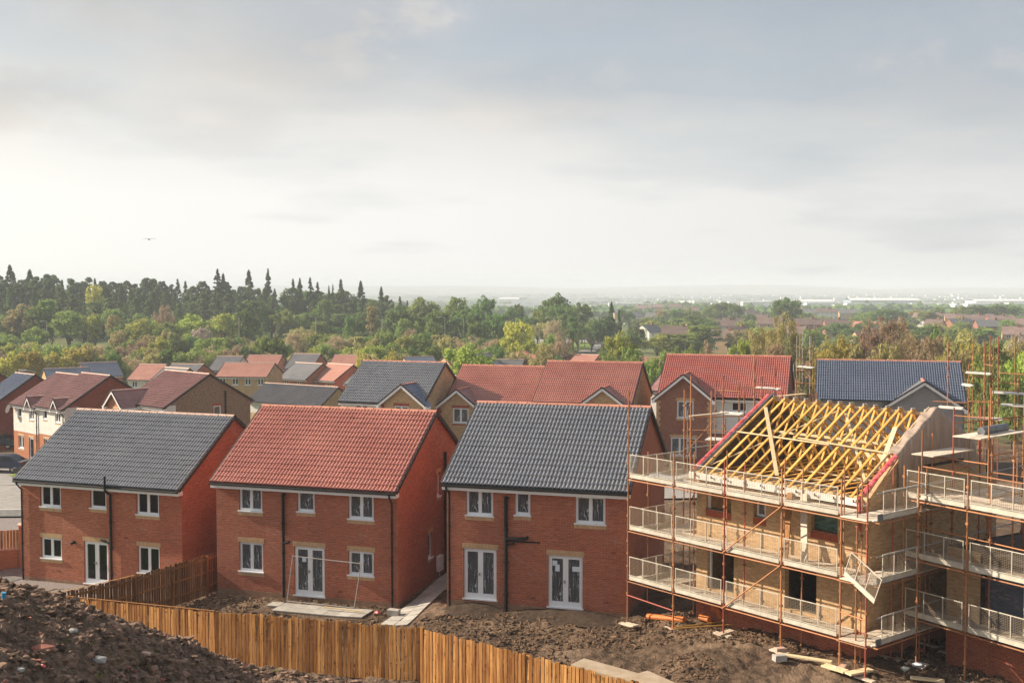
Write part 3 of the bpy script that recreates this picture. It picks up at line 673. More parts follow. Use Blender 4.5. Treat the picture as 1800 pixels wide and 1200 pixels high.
# ------------------------------------------------------------------ the three near finished houses
def near_houses():
    B = 'soldier_buff'
    H1 = house('red brick house with dark grey roof, leftmost of the near row', -24.14, 56.88, -1.57, -19.8, 9.36, 8.58, 4.98, 7.91, 'brick_red', 'tile_grey', 'ridge_pale', individual=300,
        front=[(1.19, 3.67, 2.43, 4.74, 'c2', 'glass', B, 's'), (4.17, 3.79, 5.11, 4.74, 'c1', 'glass', B, 's'), (6.83, 3.66, 8.1, 4.74, 'c2', 'glass', B, 's'),
               (1.19, 1.15, 2.43, 2.16, 'c2', 'glass', B, 'ls'), (3.75, .12, 5.18, 2.16, 'french', 'glass', B, 'l'), (6.86, .9, 8.1, 2.16, 'c2', 'glass', B, 'ls')], side=[])
    pipe(H1, [(.1, -.40, 4.9), (.1, -.38, 4.75), (.12, -.07, 4.45), (.12, -.07, -.2)], .04)
    pipe(H1, [(5.42, -.48, 5.45), (5.42, -.48, 4.7)], .055, 'soil_pipe'); pipe(H1, [(5.42, -.48, 4.75), (5.42, -.1, 4.5), (5.42, -.1, 0)], .06, 'soil_pipe'); pipe(H1, [(5.42, -.1, 2.15), (4.85, -.1, 2.3)], .05, 'soil_pipe')
    lp = MB(); lp.box((3.13, -.04, 1.98), (3.27, 0, 2.12)); lp.tube((3.2, -.04, 2.05), (3.12, -.16, 1.98), .05, 8, .08); lp.build('wall_lamp', M['black_plastic'], H1)
    pipe(H1, [(9.36+.05, 4.6, 5.6), (9.36+.05, 4.6, 3)], .05, 'flue')
    H2 = house('red brick near house with red tiled roof and patio, between two grey-roofed ones', -13.26, 51.91, -.86, -17.9, 8.82, 8.61, 4.99, 7.90, 'brick_red', 'tile_red', 'ridge_red', individual=300, gl='glass_film',
        front=[(1.16, 3.71, 2.32, 4.76, 'c2', 'glass_film', B, 's'), (4.05, 3.84, 4.90, 4.76, 'c1', 'glass_film', B, 's'), (6.51, 3.67, 7.71, 4.76, 'c2', 'glass_film', B, 's'),
               (1.14, 1.0, 2.34, 2.3, 'c2', 'glass_film', B, 'ls'), (3.88, .14, 5.36, 2.3, 'french', 'glass_film', B, 'l'), (6.5, 1.23, 7.7, 2.28, 'c2', 'glass_film', B, 'ls')],
        side=[(4.55, 3.95, 5.0, 5.05, 'c1', 'glass_film', B), (3.45, 1.3, 4.0, 2.45, 'c1', 'glass_film', B)])
    pipe(H2, [(8.6, -.40, 4.9), (8.6, -.38, 4.75), (8.58, -.07, 4.45), (8.58, -.07, 0)], .04)
    pipe(H2, [(3.41, -.1, 4.62), (3.41, -.1, .0)], .065, 'soil_pipe'); pipe(H2, [(3.41, -.12, 2.42), (3.75, -.12, 2.5)], .05, 'soil_pipe'); pipe(H2, [(3.41, -.1, 4.6), (3.53, -.1, 4.55)], .05, 'soil_pipe', joints=False)
    pipe(H2, [(8.92, 5.38, 5.95), (8.92, 5.38, 0)], .07, 'soil_pipe')
    mb = MB(); mb.box((8.83, 4.42, .5), (9.0, 4.9, 1.2)); mb.build('meter_box', M['fascia'], H2); pipe(H2, [(8.9, 4.66, .5), (8.9, 4.66, -.1)], .025, 'meter_pipe', 'grey_plastic', False)
    H3 = house('red brick house with dark grey roof and two french doors, beside the scaffolding', -2.69, 47.68, -.25, -16.8, 7.6, 8.63, 5.03, 7.87, 'brick_red', 'tile_grey', 'ridge_red', individual=300, gl='glass_film',
        front=[(.84, 3.71, 2.01, 4.77, 'c2', 'glass_film', B, 's'), (2.93, 3.83, 3.58, 4.77, 'c1', 'glass_film', B, 's'), (5.44, 3.64, 6.67, 4.75, 'c2', 'glass_film', B, 's'),
               (.73, .26, 2.15, 2.34, 'french', 'glass_film', B, 'l'), (4.32, .2, 5.75, 2.29, 'french', 'glass_film', B, 'l')], side=[])
    pipe(H3, [(.12, -.42, 5.0), (.12, -.4, 4.8), (.14, -.08, 4.6), (.14, -.08, -.2)], .045)
    pipe(H3, [(2.58, -.1, 4.56), (2.58, -.1, -.1)], .075, 'soil_pipe'); pipe(H3, [(2.58, -.12, 2.85), (3.45, -.12, 2.9), (3.5, -.12, 3.0)], .065, 'waste_pipe', joints=False); pipe(H3, [(2.62, -.1, 2.75), (4.02, -.1, 2.78)], .03, 'waste_pipe', joints=False)
    pipe(H3, [(2.62, -.1, 2.6), (2.95, -.1, 2.68)], .035, 'waste_pipe', joints=False); pipe(H3, [(2.58, -.1, 4.55), (2.70, -.1, 4.5)], .05, 'soil_pipe', joints=False)
    for H, vs in ((H1, [(2.1, .55), (6.1, 2.45)]), (H2, [(2.8, .35), (6.0, .4)]), (H3, [(3.6, .45), (6.6, .5), (6.9, 2.5)])):
        for x, z in vs: n = MB(); n.box((x, -.012, z), (x+.21, 0, z+.07)); n.build('air_vent', M['brick_red_dark'], H)
    # paper notices on the door glass (they belong to the door of their house)
    for H, pts in ((H2, [(4.22, 1.6, .2, .2)]), (H3, [(4.6, 1.62, .18, .28), (4.48, 1.85, .2, .2), (5.30, 1.66, .3, .2)])):
        for x, z, w, h in pts: n = MB(); n.face([(x, .10, z), (x+w, .10, z), (x+w, .10, z+h), (x, .10, z+h)]); n.build('notice', M['paper'], H)
    return H1, H2, H3
H1, H2, H3 = near_houses()

# ------------------------------------------------------------------ house row behind
def second_row():
    RB = 'soldier_red'
    def bay(a, b, peak, wallm, win, roof, quoin=None, proj=.6, lint=RB, ze=4.85, low=-1.2, extra=()):
        return dict(a=a, b=b, peak=peak, wall=wallm, roof=roof, quoin=quoin, proj=proj, ze=ze, low=low, ops=[(win[0], win[1], win[2], win[3], 'c2', 'glass_film', lint)]+list(extra))
    house('house with blue-grey roof, tan gable bay and white front, behind the red-roofed near house', -13.82, 94.06, -1.45, -20.7, 7.37, 8.1, 5.0, 8.0, 'brick_buff', 'tile_grey', 'ridge_red', upper='render', border=2.3, sidem='brick_buff',
          front=[(1.25, 3.7, 2.4, 4.75, 'c2', 'glass', None)], gablet=bay(3.66, 7.98, 6.5, 'brick_buff', (5.06, 3.7, 6.3, 4.85), 'tile_blue', 'soldier_red'), plinth=False)
    house('buff brick house with red roof, left of the pair with touching roofs', -5.45, 94.66, -1.9, -18, 7.2, 8.6, 5.0, 8.02, 'brick_buff', 'tile_red', 'ridge_red', upper='render', border=2.3,
          front=[(4.4, 3.7, 5.6, 4.75, 'c2', 'glass', None)], gablet=bay(-.55, 3.45, 6.4, 'brick_buff', (1.0, 3.75, 2.35, 4.95), 'tile_plum', 'soldier_red', proj=.9), plinth=False)
    house('house with red roof and buff gable bay, right of the pair with touching roofs', 1.80, 92.17, -1.32, -16.4, 7.79, 8.72, 5.02, 7.93, 'brick_buff', 'tile_red', 'ridge_red', upper='render', border=2.3,
          front=[(1.0, 3.7, 2.2, 4.75, 'c2', 'glass', None)], gablet=bay(3.71, 7.6, 6.25, 'brick_buff', (5.0, 3.7, 6.2, 4.75), 'tile_plum', 'soldier_red'), plinth=False)
    house('brick house with bright red roof and wide gable bay behind the scaffold poles', 11.56, 91.34, -.79, -16.5, 9.77, 8.47, 5.01, 7.99, 'brick_brown', 'tile_bright_red', 'ridge_red', upper='render', border=2.2, sidem='brick_brown',
          front=[(5.6, 3.94, 6.8, 4.71, 'c2', 'glass', None), (5.4, 1.0, 6.8, 2.0, 'c2', 'glass', None)], gablet=bay(-.42, 4.44, 6.73, 'brick_brown', (1.5, 3.39, 2.79, 4.72), 'tile_plum', 'soldier_buff', lint='soldier_buff', ze=4.75, extra=[(1.03, .43, 3.03, 1.86, 'c3', 'glass_film', 'soldier_buff')]), plinth=False)
    house('unfinished house with blue roof and bare grey block gable bay', 22.22, 84.69, -.46, -15.6, 10.07, 8.36, 5.09, 7.66, 'grey_block', 'tile_blue', 'ridge_red', sidem='grey_block', fasc=False,
          gablet=dict(a=4.49, b=10.2, peak=6.5, wall='grey_block', roof='tile_slate', proj=.6, ze=4.6, low=-1.2, ops=[(6.7, 2.6, 8.0, 3.9, 'c2', 'glass', 'soldier_red')]), plinth=False)
    # left cluster
    for i, (k, X, Y, Z, lab) in enumerate(((0, -44.24, 108.51, -3.4, 'white semi with plum roof and wall lamp, nearer of the pair by the parked cars'), (1, -48.1, 112.07, -3.55, 'white semi with plum roof and satellite dish, farther of the pair by the cars'))):
        w = 5.25
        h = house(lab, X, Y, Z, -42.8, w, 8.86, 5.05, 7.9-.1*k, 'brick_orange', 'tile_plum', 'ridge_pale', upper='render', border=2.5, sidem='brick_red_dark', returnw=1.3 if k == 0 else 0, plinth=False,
              front=[(.9, 3.9, 1.7, 4.9, 'c1', 'glass', 'soldier_buff', 's'), (3.3, 3.8, 4.3, 4.95, 'c2', 'glass', 'soldier_buff', 's')]+([(1.0, .9, 2.1, 2.1, 'c2', 'glass', 'soldier_buff', 'ls'), (3.2, .0, 4.15, 2.1, 'door', 'glass', 'soldier_buff', 'l')]),
              gablet=dict(a=3.0, b=4.6, peak=5.95, wall='render', roof='tile_plum', proj=.06, ze=4.95, low=4.6, ops=[], **{'in': .22}))
        pipe(h, [(5.0, -.42, 4.95), (5.05, -.1, 4.5), (5.05, -.1, 0)], .05)
        if k == 1:
            dm = MB(); dm.tube((.15, -.1, 4.5), (.15, -.55, 4.6), .03); dm.tube((.15, -.62, 4.62), (.15, -.5, 4.58), .42, 14, .1); dm.build('satellite_dish', M['dark_verge'], h)
        if k == 0: la = MB(); la.box((2.6, -.15, 1.45), (2.75, 0, 1.75)); la.build('wall_lamp', M['black_plastic'], h)
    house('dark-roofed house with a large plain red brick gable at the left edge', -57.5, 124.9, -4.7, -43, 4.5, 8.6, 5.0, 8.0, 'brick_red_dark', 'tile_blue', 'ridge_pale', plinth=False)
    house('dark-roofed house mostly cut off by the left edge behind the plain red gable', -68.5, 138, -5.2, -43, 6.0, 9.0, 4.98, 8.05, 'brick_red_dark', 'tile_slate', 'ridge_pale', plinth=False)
    h = house('house with broad plum roof, pebbledashed gable and small front gable', -35.19, 105.51, -2.79, -42.8, 7.18, 8.59, 5.08, 7.76, 'brick_orange', 'tile_plum', 'ridge_pale', upper='render', border=2.5, sidem='pebbledash', returnw=.9, plinth=False,
          front=[(4.9, 3.8, 6.0, 4.85, 'c2', 'glass', None)], gablet=dict(a=-.4, b=2.9, peak=6.3, wall='brick_orange', roof='tile_plum', proj=1.6, ze=4.85, low=-1.2, ops=[(.85, 3.7, 1.75, 4.7, 'c2', 'glass_film', 'soldier_buff')]),
          side=[(4.7, 3.4, 5.5, 4.9, 'c1', 'glass_film', 'soldier_red')])
    pipe(h, [(7.26, 5.9, 6.2), (7.26, 5.9, 0)], .07, 'soil_pipe')
    house('low building with long slate-grey roof behind the plum-roofed house', -33.19, 146.74, -4.26, -32.2, 12.09, 5.97, 2.6, 4.67, 'brick_buff', 'tile_slate', 'ridge_pale', upper='render', border=1.2, plinth=False)
    g = house('garage with dark blue roof between the grey and red roofed near houses', -15.6, 74.5, -1.4, 30, 3.2, 5.5, 2.4, 3.6, 'brick_buff', 'tile_blue', 'ridge_pale', plinth=False, cat='garage', name='garage')
second_row()

# ------------------------------------------------------------------ distant estate houses
def estate():
    g = 'estate houses beyond the second row'
    def w4(W_, z=3.7, n=3): return [(W_*(i+.5)/n-.5, z, W_*(i+.5)/n+.5, z+1.05, 'c2', 'glass', None) for i in range(n)]
    L = [('hazy pink-roofed house left of centre behind the plum roofs', -65.57,198.45,-8.2,-12,5.05,8.1,5.1,7.5,'render','tile_salmon'),
     ('small grey-roofed house with red gable beside the pink-roofed one', -60.98,201,-8.1,-16,6.2,8.2,5.2,7.3,'brick_red','tile_slate'),
     ('grey-roofed house with white gable bay in front of the shrubs', -56.47,216.7,-7.9,-8.7,5.1,8.2,5.1,7.5,'render','tile_slate'),
     ('long tan-walled house with salmon roof and four upper windows', -46.77,183.97,-6.75,-5.4,8.2,8.4,5.3,7.2,'brick_buff','tile_salmon'),
     ('salmon-roofed house peeping over the long tan-walled one', -52.13,225.8,-7.95,-2.9,6.6,8.3,5.3,7.2,'brick_orange','tile_salmon'),
     ('grey-roofed house with red gable, farther of two grey roofs left of centre', -42.45,217.6,-7.6,-12.9,5.4,8.3,5.1,7.6,'brick_red','tile_slate'),
     ('grey-roofed house with orange brick front, nearer of two grey roofs left of centre', -39.9,199.5,-8.05,-34.5,6.3,8.0,5.1,7.6,'brick_orange','tile_slate'),
     ('salmon-roofed house with red gable, right of the near grey roof', -34.4,198.4,-8.1,-41.6,6.5,7.9,5.1,7.6,'brick_red','tile_salmon'),
     ('wide salmon roof with white gablet just left of the big slate roof', -35.5,225.3,-7.9,-8.7,6.8,8.2,5.3,7.2,'render','tile_salmon'),
     ('grey-roofed house half hidden by the left verge of the big slate roof', -27.0,188,-8.0,-30,5.5,8,5.1,7.3,'brick_orange','tile_slate'),
     ('blue-roofed house peeping above the ridge of the big slate roof', -19.5,222,-8.2,20,5.8,8.4,5.2,7.3,'brick_buff','tile_blue'),
     ('plum-roofed house with a tan gable right of the big slate roof', -9.5,200.7,-7.0,36,5.6,8.4,5.1,7.5,'brick_buff','tile_plum'),
     ('blue-roofed house beside the tan-gabled plum roof', -6.8,221,-7.6,36,5.6,8.4,5.2,7.4,'brick_red','tile_blue'),
     ('slate-roofed house above the touching red roofs', -3.7,226.4,-8.5,-8.6,5.5,8.2,5.4,6.9,'brick_red','tile_slate'),
     ('salmon-roofed house with small gablet above the touching red roofs', -.4,236,-8.0,-18.7,5.7,8.3,5.2,7.4,'brick_red','tile_salmon'),
     ('slate-roofed house between two salmon roofs above the red pair', 5.95,238.8,-8.4,-26.6,4.7,8.2,5.2,7.3,'brick_red','tile_slate'),
     ('salmon-roofed house right of the slate one above the red pair', 10.95,233.2,-8.3,-29.2,5.2,8.2,5.2,7.3,'brick_orange','tile_salmon'),
     ('long low slate roof left of the bright red roof', 17.9,235.4,-8.6,-14.5,4.7,8.3,5.4,6.9,'brick_buff','tile_slate'),
     ('red-roofed house touching the bright red roof on its left', 22.6,222.4,-7.9,-6.3,6.7,8.3,5.4,7.0,'brick_buff','tile_salmon'),
     ('dull red roof seen between the bright red roof and the blue roof', 43.8,190,-7.3,-18,6.5,8.4,5.1,7.6,'brick_orange','tile_red'),
     ('plum-roofed house with white front just behind the touching red roofs', 14.1,118,-2.6,-35,6,8,4.9,7.3,'render','tile_plum'),
     ('blue roof with tan gable end above the white house pair', -81.7,205,-9.3,33,7.6,7,5.0,7.4,'brick_buff','tile_blue'),
     ('blue roof with red gable end right of the tan-gabled blue roof', -78.0,213,-9.0,35,6.6,7,5.2,7.6,'brick_red','tile_blue'),
     ('tan-gabled small house with slate roof between plum roofs', -50.5,160,-5.9,-35,5,7,4.9,7.4,'brick_buff','tile_slate')]
    for lab, X, Y, Z, yw, W_, D, HE, HR, wm, rm in L:
        house(lab, X, Y, Z, yw, W_, D, HE, HR, wm, rm, 'ridge_pale', lod=0, front=w4(W_, HE-1.3, 4 if 'long tan' in lab else 2), plinth=False, fasc=True, group=g, down=2.5)
estate()

# ------------------------------------------------------------------ far town
def town():
    rows = [(1130,552,28,'tile_dusky','render',-10),(1157,549,18,'tile_dusky','brick_buff',-10),(1186,549,22,'tile_brown','brick_buff',-15),(1118,571,26,'tile_slate','render',15),(1147,573,24,'tile_slate','render',-20),(1181,575,28,'tile_slate','render',-12),
     (1255,572,24,'tile_slate','brick_buff',-10),(1292,570,38,'tile_slate','brick_buff',-10),(1322,564,30,'tile_brown','brick_buff',25),(1335,578,26,'tile_brown','brick_buff',-15),(1279,593,50,'tile_brown','render',-8),(1352,588,40,'tile_brown','brick_buff',-20),
     (1195,611,62,'tile_brown','render',-6),(1160,608,28,'tile_slate','render',40),(1270,620,42,'tile_brown','brick_buff',-25),(1232,597,34,'tile_brown','brick_buff',20),(1402,560,16,'tile_red','brick_red',-10),(1421,562,28,'tile_slate','brick_buff',-10),(1453,560,38,'tile_brown','render',-8),
     (1492,562,32,'tile_slate','brick_buff',-10),(1425,590,54,'tile_brown','brick_brown',-5),(1472,592,40,'tile_brown','brick_brown',-5),(1403,572,26,'tile_slate','render',35),(1516,598,30,'tile_red','render',-35),(1624,574,32,'tile_dusky','render',-40),(1650,576,28,'tile_dusky','render',-14),
     (1675,577,26,'tile_dusky','brick_buff',-14),(1720,580,60,'tile_dusky','brick_brown',-4),(1762,582,46,'tile_dusky','brick_brown',-6),(1700,592,44,'tile_slate','brick_brown',15),(1748,594,56,'tile_slate','brick_brown',-5),(1638,592,20,'tile_brown','brick_buff',-40),(1795,590,24,'tile_dusky','brick_buff',-20),
     (1540,626,54,'tile_brown','brick_buff',10),(1392,610,36,'tile_brown','brick_buff',-30),(1782,612,36,'tile_dusky','brick_buff',-20),(1310,612,30,'tile_brown','render',20),(1216,556,26,'tile_brown','brick_buff',-10),(1090,560,20,'tile_slate','brick_buff',0),(1560,560,26,'tile_slate','render',-8)]
    side = {}
    for i, (px, py, wpx, rf, wl, yw) in enumerate(rows):
        d = (8.5+12.81)*FPX/(py-503); x = (px-900)/FPX*d; z = gz1(x, d)
        d = (12.81-z)*FPX/(py-503); x = (px-900)/FPX*d; z = gz1(x, d); w = wpx/FPX*d/max(.5, math.cos(R(yw))); w = min(max(w, 7), 32); D = 7.5; HE, HR = 4.9, 7.4
        lab = '%s house with %s roof in the far suburb on the right' % ({'render': 'pale rendered', 'brick_buff': 'tan brick', 'brick_red': 'red brick', 'brick_brown': 'brown brick'}[wl], {'tile_dusky': 'dull pinkish', 'tile_brown': 'brown', 'tile_slate': 'grey', 'tile_red': 'red'}[rf])
        H = thing('suburb_house', lab, 'house', (x-w/2, d, z), R(yw), 'houses of the far suburb: %s walls, %s roofs' % (wl.split('_')[-1] if wl != 'render' else 'rendered', rf.split('_')[1]))
        m = MB(); m.box((0, 0, -2), (w, D, HE)); m.face([(w, 0, HE), (w, D, HE), (w, D/2, HR)]); m.face([(0, D, HE), (0, 0, HE), (0, D/2, HR)]); m.build('wall', M[wl], H)
        m = MB(); o = .3; t = .15
        for s in (0, 1):
            y0 = -o if s == 0 else D+o; m.face([(-.2, y0, HE-.1), (w+.2, y0, HE-.1), (w+.2, D/2, HR+.1), (-.2, D/2, HR+.1)][::1 if s == 0 else -1])
            m.face([(-.2, y0, HE-.1-t), (w+.2, y0, HE-.1-t), (w+.2, y0, HE-.1), (-.2, y0, HE-.1)][::1 if s == 0 else -1])
            m.face([(w+.2, y0, HE-.1-t), (w+.2, D/2, HR+.1-t), (w+.2, D/2, HR+.1), (w+.2, y0, HE-.1)])
        m.build('roof', M[rf], H)
        k = max(1, int(w/9))
        for c in range(k):
            m = MB(); cx = w*(c+.5)/k+1; m.box((cx, D/2-.4, HR-.5), (cx+.9, D/2+.3, HR+.9)); m.cm = 0; m.build('chimney', M['brick_brown'], H)
        nw = max(2, int(w/3))
        for c in range(nw):
            for zz in (1.0, 3.5): window(H, w*(c+.5)/nw-.6, -.05, zz, 1.2, 1.1, 'c2', 'glass', sill=False)
    # warehouses on the plain
    for px, py, wpx, hh, mm, lab in ((1432,539,66,9,'warehouse','low white warehouse left of the long blue one, out on the plain'),(1556,543,120,14,'warehouse_blue','long blue-walled warehouse with white roof out on the plain'),(1330,545,90,8,'warehouse','low white sheds behind the big round tree'),(1620,551,120,7,'warehouse','long low white shed in front of the blue warehouse'),(1760,540,90,11,'warehouse','white warehouse at the right edge of the plain'),(1225,541,60,7,'warehouse','small pale shed far beyond the suburb'),(895,531,34,8,'warehouse','pale shed beyond the end of the wood'),(1050,548,50,5,'warehouse','pale low roof beyond the dark conifer'),(1690,560,90,5,'warehouse','white low roofs behind the terrace at right')):
        d = (24+12.81)*FPX/(py-503); x = (px-900)/FPX*d; z = gz1(x, d); w = wpx/FPX*d
        H = thing('warehouse', lab, 'warehouse', (x-w/2, d, z), R(-4))
        m = MB(); m.box((0, 0, -3), (w, 60, hh)); m.build('wall', M[mm], H); m = MB(); m.face([(-.5, -1, hh), (w+.5, -1, hh), (w+.5, 30, hh+3), (-.5, 30, hh+3)]); m.face([(-.5, 30, hh+3), (w+.5, 30, hh+3), (w+.5, 61, hh), (-.5, 61, hh)]); m.box((-.5, -1.2, hh-1.2), (w+.5, -1, hh)); m.build('roof', M['warehouse'], H)
town()

# ------------------------------------------------------------------ house under construction
def unfinished():
    W_, D, HE, HR = 8.37, 9.33, 6.05, 9.0
    H = thing('unfinished_house', 'buff brick house under construction with open yellow roof trusses, wrapped in scaffolding', 'house', (6.974, 43.657, .544), R(-50.9)); H.scale = (.885,)*3
    F = lambda u, w, z: (u, w, z)
    doors = [(.62, 1.12, 2.05, 3.25), (4.65, 1.12, 6.15, 3.25)]; wins = [(.52, 4.5, 1.88, 5.65), (3.05, 4.55, 3.68, 5.65), (5.87, 4.47, 7.08, 5.65)]
    wall(H, 'front_wall', 'brick_buff', F, 0, W_, -1.2, HE-.12, doors+wins, zsplit=.98, m2='brick_red', depth=.25)
    PR = lambda u, w, z: (W_-w, u, z)
    wall(H, 'side_wall', 'brick_buff', PR, 0, D, -1.2, HE-.12, [], top=None, zsplit=.98, m2='brick_red')
    m = MB(); x = W_; zb = HE-.12; zt = HR+.02
    for xx, fl in ((W_, 1), (W_-.32, -1)): m.face([(xx, 0, zb), (xx, D, zb), (xx, D/2, zt)][::fl])
    m.face([(W_, 0, zb), (W_, D/2, zt), (W_-.32, D/2, zt), (W_-.32, 0, zb)]); m.face([(W_, D/2, zt), (W_, D, zb), (W_-.32, D, zb), (W_-.32, D/2, zt)]); m.build('gable_wall', M['brick_buff'], H)
    PL = lambda u, w, z: (w, D-u, z)
    wall(H, 'side_wall', 'brick_buff', PL, 0, D, -1.2, HE-.12, [], zsplit=.98, m2='brick_red')
    m = MB()
    for xx, fl in ((0, -1), (.3, 1)): m.face([(xx, 0, zb), (xx, D, zb), (xx, D/2, zt)][::fl])
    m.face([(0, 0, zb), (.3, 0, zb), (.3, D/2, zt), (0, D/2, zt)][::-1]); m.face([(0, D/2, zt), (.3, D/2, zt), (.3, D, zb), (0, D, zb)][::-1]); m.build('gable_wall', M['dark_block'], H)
    wall(H, 'rear_wall', 'brick_buff', lambda u, w, z: (W_-u, D-w, z), 0, W_, -1.2, HE-.12, [])
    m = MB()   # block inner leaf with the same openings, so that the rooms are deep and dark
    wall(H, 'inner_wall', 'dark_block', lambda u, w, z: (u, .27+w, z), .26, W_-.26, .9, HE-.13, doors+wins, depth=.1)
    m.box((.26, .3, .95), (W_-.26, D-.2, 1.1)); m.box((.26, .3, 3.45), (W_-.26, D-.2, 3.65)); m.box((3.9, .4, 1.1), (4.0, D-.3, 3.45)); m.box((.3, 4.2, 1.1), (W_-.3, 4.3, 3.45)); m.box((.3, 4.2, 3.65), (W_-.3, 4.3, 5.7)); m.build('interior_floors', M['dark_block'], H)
    for a, c, b, d in wins:
        m = MB(); m.box((a-.02, -.008, c-.32), (b+.02, .05, c-.03)); m.build('brick_sill_course', M['soldier_red'], H)
        m = MB(); m.box((a, .0, c-.03), (b, .2, c)); m.build('cavity_closer', M['white_board'], H)
    m = MB(); m.box((.52, .12, 4.5), (.62, .22, 5.65)); m.build('cavity_closer', M['fascia'], H)
    window(H, 3.1, .15, 4.55, .5, 1.05, 'c1', 'glass_film', sill=False)
    # green sheet stretched in the right window, rumpled
    n = 24; xs = np.linspace(5.9, 7.05, n); zs = np.linspace(4.5, 5.6, n); X, Z = np.meshgrid(xs, zs, indexing='ij'); Y = .17+.05*fbm(X*1.2, Z*4+9, 1.6, 3, 5)
    put('plastic_sheet', npmesh('plastic_sheet', np.stack([X, Y, Z], -1).reshape(-1, 3), grid_faces(n, n), M['green_film'], True), H)
    m = MB(); m.box((.66, .1, 1.12), (.72, .2, 3.2)); m.build('door_post', M['upvc'], H)
    # wall plate, fascia board with gutter hooks
    m = MB(); m.box((.02, .0, HE-.12), (W_-.02, .12, HE-.02)); m.build('wall_plate', M['pale_timber'], H)
    sl = (HR-HE)/(D/2+.35)
    m = MB(); m.box((-.1, -.40, HE-.30), (W_+.05, -.375, HE-.02)); m.build('fascia', M['white_board'], H)
    m = MB(); m.box((-.1, -.375, HE-.30), (W_+.05, -.06, HE-.275)); m.build('soffit', M['white_board'], H)
    for k in range(10):
        x = .35+k*.86; m = MB(); m.box((x-.02, -.50, HE-.16), (x+.02, -.40, HE-.13)); m.box((x-.02, -.50, HE-.16), (x+.02, -.475, HE-.06)); m.build('gutter_bracket', M['black_plastic'], H)
    # trusses
    cache = {}
    def member(nm, p, q, w=.045, h=.10):
        key = (nm, tuple(p), tuple(q))
        if key not in cache: m = MB(); m.bar(p, q, w, h, up=(1, 0, 0)); m2 = m; cache[key] = m2.mesh(nm, M['truss_wood'])
        return cache[key]
    zl = HE-.02; zr = HR-.06; yf, yb, yc = -.35, D+.35, D/2
    rz = lambda y: zl+(zr-zl)*(1-abs(y-yc)/(yc+.35))
    for k in range(14):
        x = .42+k*.575; 
        if x > W_-.4: break
        T = put('roof_truss', member('roof_truss', (0, .05, zl+.0), (0, D-.05, zl+.0), .045, .12), H, (x, 0, 0)); T.rotation_euler = (0, R(random.uniform(-.3, .3)), 0)
        for nm, p, q in (('rafter', (0, yf, rz(yf)), (0, yc, zr)), ('rafter', (0, yb, rz(yb)), (0, yc, zr)), ('web', (0, D*.33, zl), (0, D*.22, rz(D*.22))), ('web', (0, D*.67, zl), (0, D*.78, rz(D*.78))), ('web', (0, D*.33, zl), (0, yc, zr-.1)), ('web', (0, D*.67, zl), (0, yc, zr-.1))):
            put(nm, member(nm, p, q, .045, .085 if nm == 'web' else .11), T)
        if 'np' not in cache: m = MB(); m.box((-.03, yc-.13, zr-.16), (.03, yc+.13, zr+.05)); cache['np'] = m.mesh('nail_plate', M['steel_galv'])
        put('nail_plate', cache['np'], T)
    def tim(nm, p, q, w, h, mt='pale_timber', up=(0, 0, 1)): m = MB(); m.bar(p, q, w, h, up=up); m.build(nm, M[mt], H)
    zf = lambda y: rz(y)+.09
    tim('binder', (.3, 2.15, zf(2.15)), (5.2, 2.05, zf(2.05)), .12, .04); tim('binder', (3.6, 2.15, zf(2.15)+.05), (W_-.3, 1.92, zf(1.92)+.05), .12, .04)
    tim('binder', (.3, yc+1.6, zl+1.0), (W_-.3, yc+1.6, zl+1.0), .04, .10); tim('binder', (.3, yc-.9, zl+1.5), (W_-.3, yc-.9, zl+1.5), .04, .10)
    tim('binder', (.3, D*.33, zl+.1), (W_-.3, D*.33, zl+.1), .10, .04); tim('binder', (.3, D*.67, zl+.1), (W_-.3, D*.67, zl+.1), .10, .04); tim('binder', (.3, yc+.1, zr-.16), (W_-.3, yc+.1, zr-.16), .04, .10)
    tim('brace', (.5, .3, rz(.3)-.1), (3.9, yc-.3, zr-.35), .10, .03); tim('brace', (W_-.5, .6, rz(.6)-.1), (4.4, yc-.4, zr-.4), .10, .03); tim('brace', (1.2, yc-.4, zl+.2), (5.2, yc-.4, zr-.9), .10, .03)
    tim('brace', (W_-.6, yc+.6, zl+.3), (4.0, yc+.6, zr-.4), .10, .03); tim('brace', (5.0, .2, zl+.25), (W_-.5, .9, zl+.5), .10, .03)
    tim('spare_board', (4.25, -.05, rz(-.05)+.16), (.65, 3.7, rz(3.7)+.16), .15, .03); tim('spare_board', (8.0, 1.5, rz(1.5)+.1), (7.3, 3.4, rz(3.4)+.1), .18, .03); tim('spare_board', (6.2, yc*.62, zl+1.1), (W_-.35, yc*.62, zl+1.1), .03, .24)
    # red membrane along the gable rafters, brown sheet over the right gable
    def strip(nm, x, w, y0, y1, dz, mt, amp=.035, n=40):
        t = np.linspace(0, 1, n); ys = y0+(y1-y0)*t; v = []
        for k, y in enumerate(ys):
            e = amp*math.sin(k*1.9)+amp*.6*random.uniform(-1, 1)
            for j, off in enumerate((-.5, -.15, .2, .5)): v.append((x+off*w+e*.5, y, rz(y)+dz+(0.03, .07, .06, .0)[j]+e*.5*random.uniform(.3, 1)))
        return put(nm, npmesh(nm, v, grid_faces(n, 4), M[mt], True), H)
    strip('red_membrane', .10, .20, -.38, yc-.05, .08, 'red_film'); strip('gable_capping', .33, .07, -.35, yc-.05, .12, 'grey_board', .004)
    strip('red_membrane', W_-.06, .22, -.35, yc*.42, .10, 'red_film'); strip('cavity_strip', W_-.36, .06, -.2, yc-.05, .12, 'pale_timber', .004)
    m = MB(); m.bar((W_-.05, -.42, rz(-.35)+.1), (W_+.0, -.46, HE-1.2), .12, .03, up=(1, 0, 0)); m.build('red_membrane', M['red_film'], H)
    # brown sheet: folded over the parapet and hanging down the outside
    n = 40; k = 14; v = []
